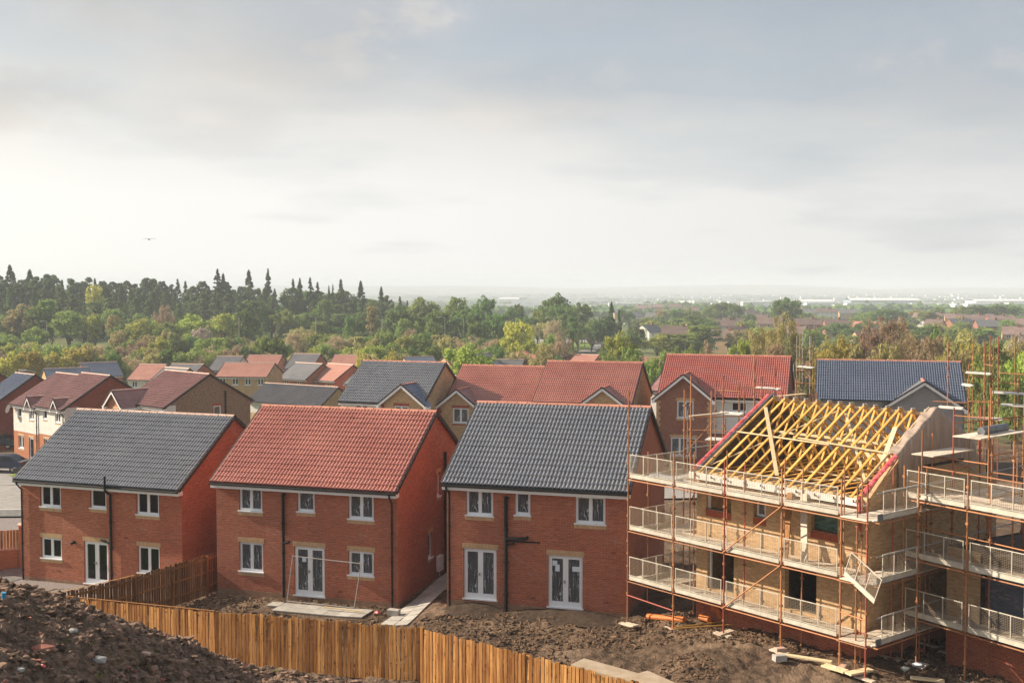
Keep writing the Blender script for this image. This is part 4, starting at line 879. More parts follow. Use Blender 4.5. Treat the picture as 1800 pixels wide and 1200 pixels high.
    for i in range(n):
        y = yc*.40+(D*.80-yc*.40)*i/(n-1); top = rz(y)+.12; drop = 1.9*(1-abs((i/(n-1))-.45)*.75)
        for j in range(k):
            if j < 5: xx = W_-.42+j*.115; zz = top+.05+.03*math.sin(i*.9+j)+.02*random.random()
            else: s = (j-4)/(k-5); xx = W_+.06+.035*math.sin(i*1.3+s*2)*(.4+s); zz = top-drop*s
            v.append((xx, y, zz))
    put('brown_membrane', npmesh('brown_membrane', v, grid_faces(n, k)[:, ::-1], M['brown_film'], True), H)
    m = MB(); m.bar((5.5, -1.1, 3.45), (5.2, -.45, 5.85), .26, .05, up=(0, 1, 0)); m.build('leaning_plank', M['fence_post'], H)
    m = MB(); m.bar((6.4, -1.1, 3.45), (5.85, -.45, 5.9), .30, .05, up=(0, 1, 0)); m.build('leaning_plank', M['deck_wood'], H)
unfinished()

# ------------------------------------------------------------------ scaffolding
UT = {}
def tube_obj(parent, name, p, q, r, mt):
    if mt not in UT:
        m = MB(); m.tube((0, 0, 0), (0, 0, 1), 1, 8); UT[mt] = m.mesh('tube', M[mt], smooth=True)
    p, q = Vector(p), Vector(q); o = bpy.data.objects.new(name, UT[mt]); C.objects.link(o); o.parent = parent
    d = q-p; o.matrix_local = Matrix.Translation(p) @ d.to_track_quat('Z', 'Y').to_matrix().to_4x4() @ Matrix.Diagonal((r, r, d.length, 1)); return o
GP = {}
def guard(parent, p, q, h=1.0, mt='cream_steel', name='guard_panel', tilt=0):
    """mesh edge guard between two points at deck level"""
    p, q = Vector(p), Vector(q); d = q-p; L = round(d.length, 1); key = (L, h, mt)
    if key not in GP:
        m = MB(); t = .018
        m.bar((0, 0, h), (L, 0, h), .03, .03); m.bar((0, 0, .2), (L, 0, .2), .02, .02)
        for x in (0.02, L/3, 2*L/3, L-.02): m.bar((x, 0, 0), (x, 0, h), .028, .026, up=(1, 0, 0))
        m.box((0, -.012, 0), (L, .0, .2)); m.bar((0, -.02, .205), (L, -.02, .205), .05, .015)
        w = MB(); r = .0062; n = int(L/.08)
        for i in range(1, n):
            x = L*i/n; w.bar((x, .01, .21), (x, .01, h), r, r, up=(1, 0, 0))
        for i in range(1, 14): z = .2+(h-.2)*i/14; w.bar((0, .004, z), (L, .004, z), r*1.3, r*1.3)
        GP[key] = (m.mesh(name, M[mt]), w.mesh('wire_mesh', M['mesh_wire']))
    o = put(name, GP[key][0], parent, p, (tilt, -math.atan2(d.z, d.xy.length), math.atan2(d.y, d.x))); put('wire_mesh', GP[key][1], o); return o
DB = {}
def deck(parent, p, q, inward, nb=5, mt='deck_wood', w=.225):
    p, q, inw = Vector(p), Vector(q), Vector(inward).normalized(); L = (q-p).length; key = (round(L, 2), mt)
    if key not in DB: m = MB(); m.box((0, 0, -.019), (L, w-.008, .019)); DB[key] = m.mesh('deck_board', M[mt])
    for k in range(nb):
        b = put('deck_board', DB[key], parent, p+inw*(w*k), (random.uniform(-.01, .01), random.uniform(-.003, .003), math.atan2(q.y-p.y, q.x-p.x)+random.uniform(-.004, .004)))
        b.location.z += random.uniform(0, .012)
def couplers(parent, pts, mt='steel_rust', r=.05):
    m = MB()
    for p in pts: x, y, z = p; m.box((x-r, y-r, z-r*.9), (x+r, y+r, z+r*.9))
    stuff(m.build('coupler', M[mt], parent))
RT = 'steel_rust'
def scaffold_main():
    S = thing('scaffold', 'rusty scaffolding with cream mesh guards around the unfinished house with open trusses', 'scaffold', (6.974, 43.657, .544), R(-50.9)); S.scale = (.885,)*3
    lv = [1.12, 3.32, 5.58]; bx = [-2.58, .12, 2.85, 5.68, 8.33]; yo, yi = -1.55, -.42; cp = []
    tops = [9.4, 7.0, 6.9, 6.95, 6.9]; mats = ['steel_rust', 'steel_rust', 'steel_red', 'steel_rust', 'steel_rust']
    for x, t, mt in zip(bx, tops, mats):
        zb = {-2.58: -.85, .12: -.42}.get(x, -.02); tube_obj(S, 'standard', (x, yo, zb), (x+random.uniform(-.02, .02), yo, t), .033, mt); tube_obj(S, 'standard', (x+.1, yi, -.02), (x+.1, yi, t-.1 if x > -1 else 6.6), .026, mt)
        if x > 2: tube_obj(S, 'standard', (x+.09, yo+.03, 3.4), (x+.09, yo+.03, 7.35), .024, 'steel_rust')
        cp += [(x, yo, z) for z in (.5, 1.7, 2.25, 2.8, 3.9, 4.6, 5.1, 6.2)]+[(x+.1, yi, z) for z in (.6, 1.6, 2.6, 3.7, 4.7, 5.3, 6.3)]
        bp = MB(); bp.box((x-.1, yo-.1, zb-.03), (x+.1, yo+.1, zb)); bp.build('base_plate', M['steel_rust'], S)
        bp = MB(); bp.box((x-.45, yo-.13, zb-.09), (x+.35, yo+.13, zb-.032)); bp.build('sole_board', M['deck_wood'], S)
    for li, z in enumerate(lv):
        for a, b in zip(bx, bx[1:]):
            tube_obj(S, 'ledger', (a, yo-.05, z-.10), (b, yo-.05, z-.10), .027, RT); tube_obj(S, 'ledger', (a, yi, z-.10), (b, yi, z-.10), .024, RT)
            tube_obj(S, 'ledger', (a, yo+.06, z-.04), (b, yo+.06, z-.04), .02, RT)
            deck(S, (a+.01, yo+.05, z), (b-.01, yo+.05, z), (0, 1, 0), 6 if li else 5)
            guard(S, (a+.12, yo-.02, z+.0), (b-.1, yo-.02, z+.0))
        for x in bx: tube_obj(S, 'transom', (x, yo-.1, z-.05), (x, yi+.15, z-.05), .024, RT)
    for a, b, z0, z1 in ((2.85, 5.68, 1.0, 3.25), (2.85, 5.68, 3.25, 5.5)): tube_obj(S, 'brace', (a, yo-.09, z0), (b, yo-.09, z1), .028, RT)
    tube_obj(S, 'ledger', (bx[0], yo-.05, .42), (bx[1], yo-.05, .32), .03, 'steel_red'); tube_obj(S, 'brace', (.5, -.45, 5.5), (.12, -.45, 4.9), .024, RT)
    # left return along the gable
    for y, t in ((1.1, 9.3), (1.5, 9.9), (3.7, 9.8), (6.4, 9.6), (9.0, 9.4)):
        tube_obj(S, 'standard', (-1.75, y, 0), (-1.75+random.uniform(-.02, .02), y, t), .028, RT if y != 3.7 else 'yellow_tag' if False else RT); cp += [(-1.75, y, z) for z in (1, 2.6, 3.2, 5.2, 6.4, 7.5, 8.6)]
        if y > 1.2: tube_obj(S, 'standard', (-.55, y, 3), (-.55, y, t-.6), .026, 'steel_red' if y == 6.4 else RT)
    for z in lv:
        for a, b in ((-1.5, 1.1), (1.1, 3.7), (3.7, 6.4), (6.4, 9.0)):
            tube_obj(S, 'ledger', (-1.75, a, z-.1), (-1.75, b, z-.1), .025, RT); tube_obj(S, 'ledger', (-.55, a, z-.1), (-.55, b, z-.1), .025, RT)
            deck(S, (-.55, a, z), (-.55, b, z), (-1, 0, 0), 5)
        guard(S, (-1.8, -1.45, z), (-1.8, 1.1, z)); 
    tube_obj(S, 'guard_rail', (-1.75, 1.1, lv[2]+1.1), (-1.75, 9, lv[2]+1.1), .025, 'steel_galv'); tube_obj(S, 'guard_rail', (-.55, 3.7, 8.1), (-.55, 9, 8.1), .025, RT)
    tube_obj(S, 'ledger', (-1.75, 1.5, 8.05), (-.55, 3.7, 8.05), .025, RT)
    m = MB(); m.bar((-1.75, 1.5, 8.1), (-1.7, 3.9, 8.1), .24, .04); m.build('scaffold_board', M['deck_wood'], S)
    m = MB(); m.bar((-1.2, 6.4, 8.7), (-1.2, 9.0, 8.7), .24, .04); m.build('scaffold_board', M['pale_timber'], S)
    m = MB(); m.bar((-.4, 5.2, 7.4), (-.4, 8.0, 7.4), .5, .04); m.build('scaffold_board', M['pale_timber'], S)
    m = MB(); m.bar((-1.2, 5.2, 6.9), (-1.1, 7.9, 6.9), .5, .04); m.build('scaffold_board', M['deck_wood'], S)
    tube_obj(S, 'brace', (-1.75, 1.5, 6.7), (-.55, 1.7, 8.0), .024, RT)
    # right return: shorter bay at the corner, decks, grey toe boards
    xr0, xr1 = 8.75, 9.85
    for x, y, t, mt in ((9.0, -1.55, 6.8, RT), (9.55, -1.75, 6.9, 'steel_red'), (9.85, 1.0, 7.3, RT), (9.75, 1.35, 8.6, 'steel_rust'), (8.8, 1.0, 7.1, 'steel_red'), (9.85, 3.3, 9.3, 'steel_red'), (8.8, 3.6, 8.2, RT), (9.85, 6.0, 9.9, RT), (8.8, 6.3, 8.8, 'yellow_tag'), (9.85, 8.6, 9.5, RT), (11.2, 3.4, 9.5, RT), (11.2, 6.2, 9.6, 'steel_red')):
        tube_obj(S, 'standard', (x, y, -.02), (x, y, t), .029, mt); cp += [(x, y, z) for z in (.4, 1.5, 2.3, 3.0, 3.9, 4.7, 5.3, 6.2) if z < t]
        bp = MB(); bp.box((x-.4, y-.12, -.09), (x+.35, y+.12, -.045)); bp.build('sole_board', M['deck_wood'], S)
    for li, z in enumerate(lv):
        for a, b in ((-1.6, 1.0), (1.0, 3.3), (3.3, 6.0), (6.0, 8.6)):
            deck(S, (xr1-.05, a, z), (xr1-.05, b, z), (-1, 0, 0), 5); tube_obj(S, 'ledger', (xr1, a, z-.09), (xr1, b, z-.09), .026, RT); tube_obj(S, 'ledger', (8.8, a, z-.09), (8.8, b, z-.09), .024, RT)
            tube_obj(S, 'guard_rail', (xr1, a, z+1.0), (xr1, b, z+1.0), .024, 'steel_galv')
        tb = MB(); tb.box((xr1-.01, -1.6, z+.02), (xr1+.02, .95, z+.26)); tb.build('toe_board', M['grey_board'], S)
        for y in (-1.6, 1.0, 3.3, 6.0): tube_obj(S, 'transom', (8.6, y, z-.05), (xr1+.1, y, z-.05), .024, RT)
        m = MB(); m.box((8.42, -1.75, z-.02), (9.6, -.9, z+.02)); m.build('scaffold_board', M['deck_wood'], S); tube_obj(S, 'ledger', (8.33, -1.75, z-.08), (9.6, -1.75, z-.08), .026, RT)
    for li, z in enumerate(lv): guard(S, (xr1+.03, -1.3, z+.05), (xr1+.03, .85, z+.05))
    guard(S, (8.5, -1.62, lv[1]+.12), (10.05, -2.0, lv[1]-.55), 1.0)   # loose panel hanging over the corner
    for p, q in (((8.33, -1.55, 2.05), (9.6, -1.7, 2.0)), ((8.5, -1.55, 4.35), (9.7, -1.7, 4.3)), ((9.85, 3.3, 7.0), (9.85, 8.6, 7.0)), ((9.85, 3.3, 8.7), (9.85, 8.6, 8.6)), ((9.85, 3.3, 9.0), (11.2, 3.4, 9.0)), ((8.8, 3.6, 7.3), (11.2, 3.4, 7.3)), ((11.2, 3.4, 7.6), (11.2, 6.2, 7.6)), ((9.85, 6.0, 6.0), (11.2, 6.2, 5.8)), ((9.85, 6.0, 6.6), (9.85, 6.0, 6.6+.01))):
        tube_obj(S, 'guard_rail', p, q, .025, RT)
    deck(S, (9.8, 2.0, 7.55), (9.8, 4.9, 7.55), (-1, 0, 0), 4); deck(S, (11.1, 3.0, 8.25), (11.1, 6.4, 8.25), (-1, 0, 0), 5)
    m = MB(); m.tube((10.5, 4.1, 8.4), (10.4, 6.1, 8.4), .16, 10); m.build('felt_roll', M['grey_board'], S)
    m = MB(); m.box((8.7, 3.3, 6.9), (8.76, 6.0, 7.0)); m.box((9.75, 5.9, 6.5), (9.8, 6.0, 7.5)); m.build('bracket', M['dark_verge'], S)
    couplers(S, cp)
    # loose items lying on the decks
    L = lambda a, b, z: S.matrix_world
    Mx = Matrix.Translation((6.974, 43.657, .544)) @ Matrix.Rotation(R(-50.9), 4, 'Z') @ Matrix.Scale(.885, 4)
    o = MB(); o.box((0, 0, 0), (1.3, .5, .18)); ob = o.build('insulation_batt', M['white_board'], None, loc=Mx @ Vector((-1.6, -1.3, 5.6)), rot=(.0, .03, R(-50.9))); tag(ob, 'white insulation heap on the top scaffold deck beside the dark grey roof', 'insulation')
scaffold_main()

def scaffold_right():
    yw = R(-58); P0 = Vector((12.94, 38.19, .455)); S = thing('scaffold', 'second scaffold cut by the right edge, in front of the half-built brick walls', 'scaffold', P0, yw); S.scale = (.885,)*3; cp = []
    lv = [1.75, 3.95, 6.15]; bx = [0, 2.75, 5.5, 8.2]
    for i, x in enumerate(bx):
        tube_obj(S, 'standard', (x, 0, 0), (x, 0, 7.4 if i else 7.3), .032, 'steel_rust' if i != 1 else 'steel_rust'); tube_obj(S, 'standard', (x+.1, 1.15, 0), (x+.1, 1.15, 7.2), .028, RT); cp += [(x, 0, z) for z in (.6, 1.3, 2.4, 3.1, 3.6, 4.9, 5.6, 6.9)]+[(x+.1, 1.15, z) for z in (.6, 2.4, 3.6, 4.9, 5.6, 6.9)]
        bp = MB(); bp.box((x-.4, -.13, -.06), (x+.4, .13, -.01)); bp.build('sole_board', M['deck_wood'], S)
    for z in lv:
        for a, b in zip(bx, bx[1:]):
            tube_obj(S, 'ledger', (a, -.05, z-.1), (b, -.05, z-.1), .029, RT); tube_obj(S, 'ledger', (a, 1.15, z-.1), (b, 1.15, z-.1), .026, RT); deck(S, (a, .05, z), (b-.01, .05, z), (0, 1, 0), 5 if z < 6 else 9); guard(S, (a+.13, -.02, z), (b-.12, -.02, z), 1.0)
        for x in bx: tube_obj(S, 'transom', (x, -.1, z-.05), (x, 1.3, z-.05), .025, RT)
    tube_obj(S, 'guard_rail', (.1, .9, 7.2), (5.6, .9, 7.15), .027, RT); tube_obj(S, 'guard_rail', (.1, .6, 5.0), (5.5, .6, 4.9), .025, RT); tube_obj(S, 'guard_rail', (.1, .02, 6.75), (2.7, .02, 6.7), .022, 'cream_steel')
    for x, y, t in ((.3, 4.0, 9.3), (1.9, 5.5, 9.6), (2.6, 2.8, 8.3), (4.2, 4.4, 8.6), (1.4, 3.2, 8.0), (3.6, 7.5, 9.0)):
        tube_obj(S, 'standard', (x, y, 0), (x, y, t), .028, random.choice([RT, 'steel_red', RT])); cp += [(x, y, z) for z in (2.4, 4.6, 6.6, 7.6)]
    for a, b, z, w in (((1.6, 3.0), (4.8, 3.2), 6.0, 5), ((2.2, 5.0), (5.5, 5.4), 7.0, 5), ((1.0, 7.0), (5.0, 7.2), 5.2, 6)):
        deck(S, (*a, z), (*b, z), (0, 1, 0), w); tube_obj(S, 'ledger', (*a, z-.08), (*b, z-.08), .026, RT); tube_obj(S, 'guard_rail', (*a, z+1.0), (*b, z+1.0), .025, RT)
    couplers(S, cp)
    for a, b, z in (((2.9, 3.0), (5.6, 3.1), 7.0), ((3.2, 6.2), (5.8, 6.3), 8.2), ((4.5, 1.4), (7.2, 1.4), 8.3)):
        guard(S, (*a, z), (*b, z), 1.0); deck(S, (*a, z), (*b, z), (0, 1, 0), 4); tube_obj(S, 'ledger', (*a, z-.1), (*b, z-.1), .027, RT)
        for q in (a, b): tube_obj(S, 'standard', (*q, 1), (*q, z+2.0), .03, RT)
    tube_obj(S, 'brace', (3.0, 3.0, 6.0), (5.4, 3.0, 8.2), .028, RT); tube_obj(S, 'brace', (4.2, 6.2, 6.2), (5.8, 6.2, 8.2), .028, 'yellow_tag')
    # half-built walls
    B = thing('half_built_house', 'half-built ground floor of brick and blue-grey block behind the right-hand scaffold', 'house', P0+Vector((0, 0, 0)), yw); B.scale = (.885,)*3
    yy = 1.42; F = lambda u, w, z: (.85+u, yy+w, z)
    wall(B, 'front_wall', 'brick_buff', F, 0, 1.45, -.3, 4.3, [], zsplit=1.2, m2='brick_red'); wall(B, 'front_wall', 'brick_red', lambda u, w, z: (2.3+u, yy+w, z), 0, 7, -.3, 1.2, [])
    wall(B, 'block_wall', 'blue_block', lambda u, w, z: (2.3+u, yy+.35+w, z), 0, 6.5, 1.2, 3.9, [(1.6, 1.25, 3.6, 3.9)]); wall(B, 'side_wall', 'dark_block', lambda u, w, z: (.85+w, yy+8-u, z), 0, 8, -.3, 4.3, [])
    m = MB(); m.box((.95, yy+.35, 1.0), (9, yy+8, 1.15)); m.box((.95, yy+.1, 4.1), (9, yy+8, 4.25)); m.build('floor_slab', M['dark_block'], B)
    m = MB(); m.box((3.9, yy+.2, 1.2), (3.97, yy+.5, 3.9)); m.box((5.9, yy+.2, 1.2), (5.97, yy+.5, 3.9)); m.build('door_frame', M['pale_timber'], B)
    Mx = Matrix.Translation(P0) @ Matrix.Rotation(yw, 4, 'Z') @ Matrix.Scale(.885, 4)
    m = MB(); m.box((0, 0, 0), (1.1, .8, .9)); m.box((.1, -.02, .55), (.5, 0, .8)); o = m.build('mortar_tub', M['orange_pipe'], None, loc=Mx @ Vector((5.2, 5.0, 7.05)), rot=(0, 0, yw+.2)); tag(o, 'orange-brown tub standing on a high deck at the right edge', 'tub')
scaffold_right()

def scaffold_back():
    defs = [('tall scaffold with white platform between the bright red roof and the blue roof', 96, [(1401, 590, 690), (1406, 586, 690), (1411, 588, 690), (1424, 590, 700), (1427, 587, 700), (1430, 600, 700), (1395, 640, 690), (1436, 650, 700)], [(1401, 650, 1436), (1398, 672, 1436), (1400, 694, 1436)], [(1402, 644, 1428)]),
            ('scaffold of tall rusty poles with a high white platform right of the blue roof', 72, [(1667, 600, 635), (1711, 595, 760), (1730, 597, 770), (1741, 590, 770), (1732, 600, 700), (1747, 592, 770), (1755, 592, 780), (1785, 592, 700), (1790, 655, 760), (1703, 640, 740), (1722, 680, 760)], [(1711, 661, 1746), (1730, 640, 1746), (1757, 672, 1792), (1700, 705, 1760), (1757, 686, 1800), (1640, 705, 1700), (1715, 735, 1790), (1755, 655, 1800)], [(1698, 655, 1742), (1700, 735, 1762), (1650, 716, 1692), (1740, 690, 1800), (1693, 676, 1708), (1760, 712, 1810)]),
            ('scaffold poles and boards in front of the bright red roofed house', 76, [(1258, 668, 780), (1299, 672, 770), (1326, 622, 720), (1327, 630, 700), (1363, 640, 700), (1209, 720, 800), (1215, 730, 800), (1275, 735, 800)], [(1262, 685, 1300), (1300, 681, 1362), (1210, 755, 1280), (1208, 775, 1280)], [(1262, 726, 1302), (1326, 682, 1368), (1240, 772, 1290)])]
    for lab, d, std, led, brd in defs:
        o = at_d(std[0][0], std[0][2], d); S = thing('scaffold', lab, 'scaffold', o); cp = []
        for px, t, b in std:
            dd = d+random.uniform(-1.2, 1.2); p = at_d(px, b, dd)-o; q = at_d(px, t, dd)-o; p.z = min(p.z, gz1(p.x+o.x, p.y+o.y)-o.z) if b > 720 else p.z-3; tube_obj(S, 'standard', p, q, .035, random.choice([RT, RT, 'steel_red', RT] if d < 90 else [RT, 'steel_galv', 'steel_red']))
            for k in range(1, 5): cp.append(tuple(q+(p-q)*(k*.13)))
        for a, y, b in led: tube_obj(S, 'ledger', at_d(a, y, d)-o, at_d(b, y+3, d-1)-o, .032, RT)
        for a, y, b in brd:
            p = at_d(a, y, d)-o; q = at_d(b, y+3, d-1)-o
            for k in range(5): m = MB(); v = Vector((.1, .24, 0))*k; m.bar(p+v, q+v, .22, .05); m.build('deck_board', M['white_board'], S)
        couplers(S, cp, r=.06)
scaffold_back()

# ------------------------------------------------------------------ fences
FB = {}
def fence_run(root, pts, hs, face, wood='fence_wood', board=.145):
    """boards along a polyline of world (x,y) points; hs = ground heights; face = +1/-1 side that carries the boards"""
    if wood not in FB:
        FB[wood] = 1
        for k in range(3):
            m = MB(); w = board-.028; h = 1.8; m.box((0, 0, -.06), (w, .02, h)); FB[k] = m.mesh('fence_board', M[wood])
        m = MB(); m.box((-.05, -.05, -.4), (.05, .05, 1.78)); FB['post'] = m.mesh('fence_post', M['fence_post'])
    n = 0
    for (a, b, za, zb) in zip(pts, pts[1:], hs, hs[1:]):
        a, b = Vector(a), Vector(b); L = (b-a).length; d = (b-a)/L; nn = Vector((-d.y, d.x)); ang = math.atan2(d.y, d.x); k = round(L/board)
        for i in range(k):
            s = (i+.0)/k; p = a+d*(L*s)+nn*face*(.03+(.02 if (i % 2 and False) else 0)); z = za+(zb-za)*s
            o = put('fence_board', FB[i % 3], root, (p.x, p.y, z+random.uniform(-.012, .012)), (random.gauss(0, .006), random.gauss(0, .004), ang+random.gauss(0, .02)), (random.uniform(.93, 1.08), random.uniform(.8, 1.4), random.uniform(.965, 1.015)))
        for r_ in (.35, 1.0, 1.6):
            m = MB(); off = nn*face*(-.005); m.bar((a.x+off.x, a.y+off.y, za+r_), (b.x+off.x, b.y+off.y, zb+r_), .045, .075); m.build('rail', M['fence_post'], root)
        kp = max(1, round(L/2.4))
        for i in range(kp+1):
            p = a+d*(L*i/kp)-nn*face*.06; put('fence_post', FB['post'], root, (p.x, p.y, za+(zb-za)*i/kp), (0, 0, ang))
        if n: continue
        n = 1; m = MB(); off = nn*face*.03; m.bar((a.x+off.x, a.y+off.y, za+1.82), (b.x+off.x, b.y+off.y, zb+1.82), .05, .018); m.build('top_rail', M['fence_wood'], root)
def fences():
    A = (-17.9, 44.9); Fm = thing('fence', 'long close-boarded orange timber fence running along the bottom of the picture', 'fence', (0, 0, 0))
    fence_run(Fm, [A, (-10.4, 40.4), (-2.95, 37.2), (3.6, 31.4), (5.2, 29.9)], [-.98, -.36, .02, .18, .2], -1)
    S = thing('fence', 'shade-darkened timber garden fence running back between the two leftmost near houses', 'fence', (0, 0, 0))
    fence_run(S, [(-17.8, 45.0), (-15.9, 48.6), (-13.95, 52.6), (-11.5, 60.2)], [-.98, -1.16, -1.22, -1.4], 1, 'fence_shaded')
fences()

def garden_wall():
    Wl = thing('garden_wall', 'low brick garden wall with pale-capped piers and timber infill at the left edge', 'wall', (-24.6, 59.6, -1.6), R(200))
    # runs away to the left from the corner of the leftmost house
    a = (0, 0)
    for i, x in enumerate((.25, 3.0, 5.8)):
        m = MB(); m.box((x, -.25, -.5), (x+.5, .25, 2.15)); m.build('pier', M['brick_orange'], Wl); m = MB(); m.box((x-.05, -.3, 2.15), (x+.55, .3, 2.23)); m.build('coping', M['ridge_pale'], Wl)
        m = MB(); m.box((x+.5, -.12, -.5), (x+2.8, .12, .95)); m.build('wall_base', M['brick_orange'], Wl); m = MB(); m.box((x+.5, -.14, .95), (x+2.8, .14, 1.02)); m.build('coping', M['ridge_pale'], Wl)
        for k in range(15): m = MB(); m.box((x+.52+k*.15, -.02, 1.02), (x+.65+k*.15, .01, 1.95)); m.build('fence_board', M['fence_wood'], Wl)
garden_wall()

# ------------------------------------------------------------------ paths, lawn, road
def hframe(h, a, b, z=0):
    X, Y, Z, yw = {'1': (-24.14, 56.88, -1.57, -19.8), '2': (-13.26, 51.91, -.86, -17.9), '3': (-2.69, 47.68, -.25, -16.8)}[h]
    c, s = math.cos(R(yw)), math.sin(R(yw)); return Vector((X+a*c-b*s, Y+a*s+b*c, Z+z))
def slabs(name, label, h, a0, b0, na, nb, z0, size=.6, skip=()):
    yw = {'1': -19.8, '2': -17.9, '3': -16.8}[h]; o0 = hframe(h, a0, b0, z0); P = bpy.data.objects.new(name, None); C.objects.link(P); P.location = o0; P.rotation_euler = (0, 0, R(yw)); P['kind'] = 'structure'
    m = MB(); h_ = size/2-.006; m.box((-h_, -h_, -.045), (h_, h_, 0)); me = m.mesh('paving_slab', M['paving'])
    for i in range(na):
        for j in range(nb):
            if (i, j) in skip: continue
            ca, sa = math.cos(R(yw)), math.sin(R(yw)); la, lb = (i+.5)*size, (j+.5)*size; wx = lambda u, v: gz1(o0.x+u*ca-v*sa, o0.y+u*sa+v*ca)
            g = wx(la, lb); ga = (wx(la+.3, lb)-wx(la-.3, lb))/.6; gb = (wx(la, lb+.3)-wx(la, lb-.3))/.6
            put('paving_slab', me, P, (la, lb, g+.05-o0.z+random.uniform(-.005, .005)), (math.atan(gb)+random.gauss(0, .003), -math.atan(ga)+random.gauss(0, .003), random.gauss(0, .004)))
    return P
slabs('garden_path', '', '2', 9.15, -2.6, 2, 20, 0)
slabs('patio', '', '2', 3.2, -1.9, 8, 2, 0, skip=((0, 0),))
slabs('patio_slabs_left', '', '1', .0, -2.6, 11, 2, 0).name = 'patio.001'
def quad_h(name, h, pts, m, lift): return drape(name, [hframe(h, *p) for p in pts], m, lift)
quad_h('gravel_strip', '1', [(-.6, -1.35), (9.3, -1.35), (9.3, 0), (-.6, 0)], M['gravel'], .0)
quad_h('side_path', '1', [(-2.2, -2.6), (-.05, -2.6), (-.05, 2.5), (-2.2, 2.5)], M['pavement'], .02)
quad_h('lawn', '1', [(-3, -7.5), (5.5, -7.5), (6.2, -2.6), (-3, -2.6)], M['lawn'], .02)
P = lambda x, y: Vector((x, y, 0))
drape('gravel_yard', [P(-60, 60), P(-25.5, 60), P(-27, 74), P(-60, 74)], M['gravel'], .0, 16)
drape('pavement', [P(-70, 74), P(-24, 74), P(-24, 76.4), P(-70, 76.4)], M['pavement'], .10, 16)
drape('kerb', [P(-70, 76.4), P(-24, 76.4), P(-24, 76.65), P(-70, 76.65)], M['kerb'], .11, 16)
drape('road', [P(-75, 76.65), P(30, 74), P(30, 84), P(-75, 93)], M['asphalt'], .02, 26)
drape('parking_court', [P(-75, 93), P(-34, 89.6), P(-38, 101.5), P(-75, 108)], M['asphalt'], .03, 20)
drape('lawn', [P(-42.6, 97.8), P(-38.2, 94.2), P(-36.8, 97.0), P(-41.6, 101.4)], M['verge'], .06, 10)
def far_patch(name, pts, m, lift=.25):
    v = [atg(*p) for p in pts]; c = []; n = 8
    drape(name, v, m, lift, 10)
far_patch('road', [(1015, 622), (1045, 622), (1072, 600), (1030, 596)], M['asphalt'], .3)
far_patch('road', [(940, 607), (1100, 605), (1100, 597), (940, 598)], M['asphalt'], .3)
far_patch('grass_verge', [(1000, 620), (1040, 616), (1046, 605), (1005, 603)], M['verge'], .45)
far_patch('grass_verge', [(1120, 612), (1160, 612), (1165, 597), (1120, 598)], M['verge'], .3)
far_patch('road', [(-40, 612), (110, 613), (110, 609), (-40, 608)], M['asphalt'], .3)
# pale track strip beside the long fence, boards
def gpt(px, py):
    p = at_z(px, py, .3)
    for _ in range(8): p = at_z(px, py, gz1(p.x, p.y)+.08)
    return p
for k, (pa, pb) in enumerate((((1015, 1166), (1118, 1190)), ((1122, 1191), (1195, 1209)))):
    p_, q_ = gpt(*pa), gpt(*pb); x0, y0, x1, y1 = p_.x, p_.y, q_.x, q_.y
    m = MB(); c = Vector(((x0+x1)/2, (y0+y1)/2, 0)); c.z = gz1(c.x, c.y)+.12; L = math.hypot(x1-x0, y1-y0)
    m.box((-L/2, -.4, -.08), (L/2, .4, 0)); o = m.build('concrete_slab', M['sand_slab'], None, loc=c, rot=(R(1), R(2), math.atan2(y1-y0, x1-x0)))
    tag(o, ['pale concrete slab in the soil behind the long orange fence, left one of two', 'pale concrete slab at the bottom edge, right one of two behind the long orange fence'][k], 'slab')
def tan_patches():
    pass

# ------------------------------------------------------------------ foreground mound and loose soil
CRX = np.array([-60, -18, -11.9, -9.9, -7.9, -6.2, -4.3, -2.0, 1.0, 6.0]); CRY = np.array([27, 27, 27.3, 29, 32.5, 33.6, 34.2, 34.2, 34, 34]); CRZ = np.array([8.2, 7.4, 5.72, 4.38, 2.18, 1.55, 1.12, .55, .0, -.5])
def mound_z(x, y):
    yc = np.interp(x, CRX, CRY); zc = np.interp(x, CRX, CRZ); zc = zc-.30
    front = zc+(yc-y)*.135; back = zc-.12*(y-yc)-.055*(y-yc)**2
    z = np.where(y < yc, front, back); return z
def mound_full(x, y):
    yc = np.interp(x, CRX, CRY)
    return mound_z(x, y)+fbm(x, y, .8, 2, 21)*.16+fbm(x, y, 2.6, 3, 23)*.16+fbm(x, y, 9, 2, 29)*.05
def mound():
    xs = np.arange(-24, 3.2, .085); ys = np.arange(10.5, 46, .085); X, Y = np.meshgrid(xs, ys, indexing='ij'); Z = mound_full(X, Y)
    g = gz(X, Y)-.7; Z = np.maximum(Z, g)
    o = put('earth_mound', npmesh('earth_mound', np.stack([X, Y, Z], -1).reshape(-1, 3), grid_faces(*X.shape), M['mound'], True)); struct(o)
mound()
def ico():
    import bmesh
    bm = bmesh.new(); bmesh.ops.create_icosphere(bm, subdivisions=1, radius=1); v = np.array([x.co[:] for x in bm.verts]); f = np.array([[q.index for q in p.verts] for p in bm.faces]); bm.free(); return v, f
IV, IF = ico()
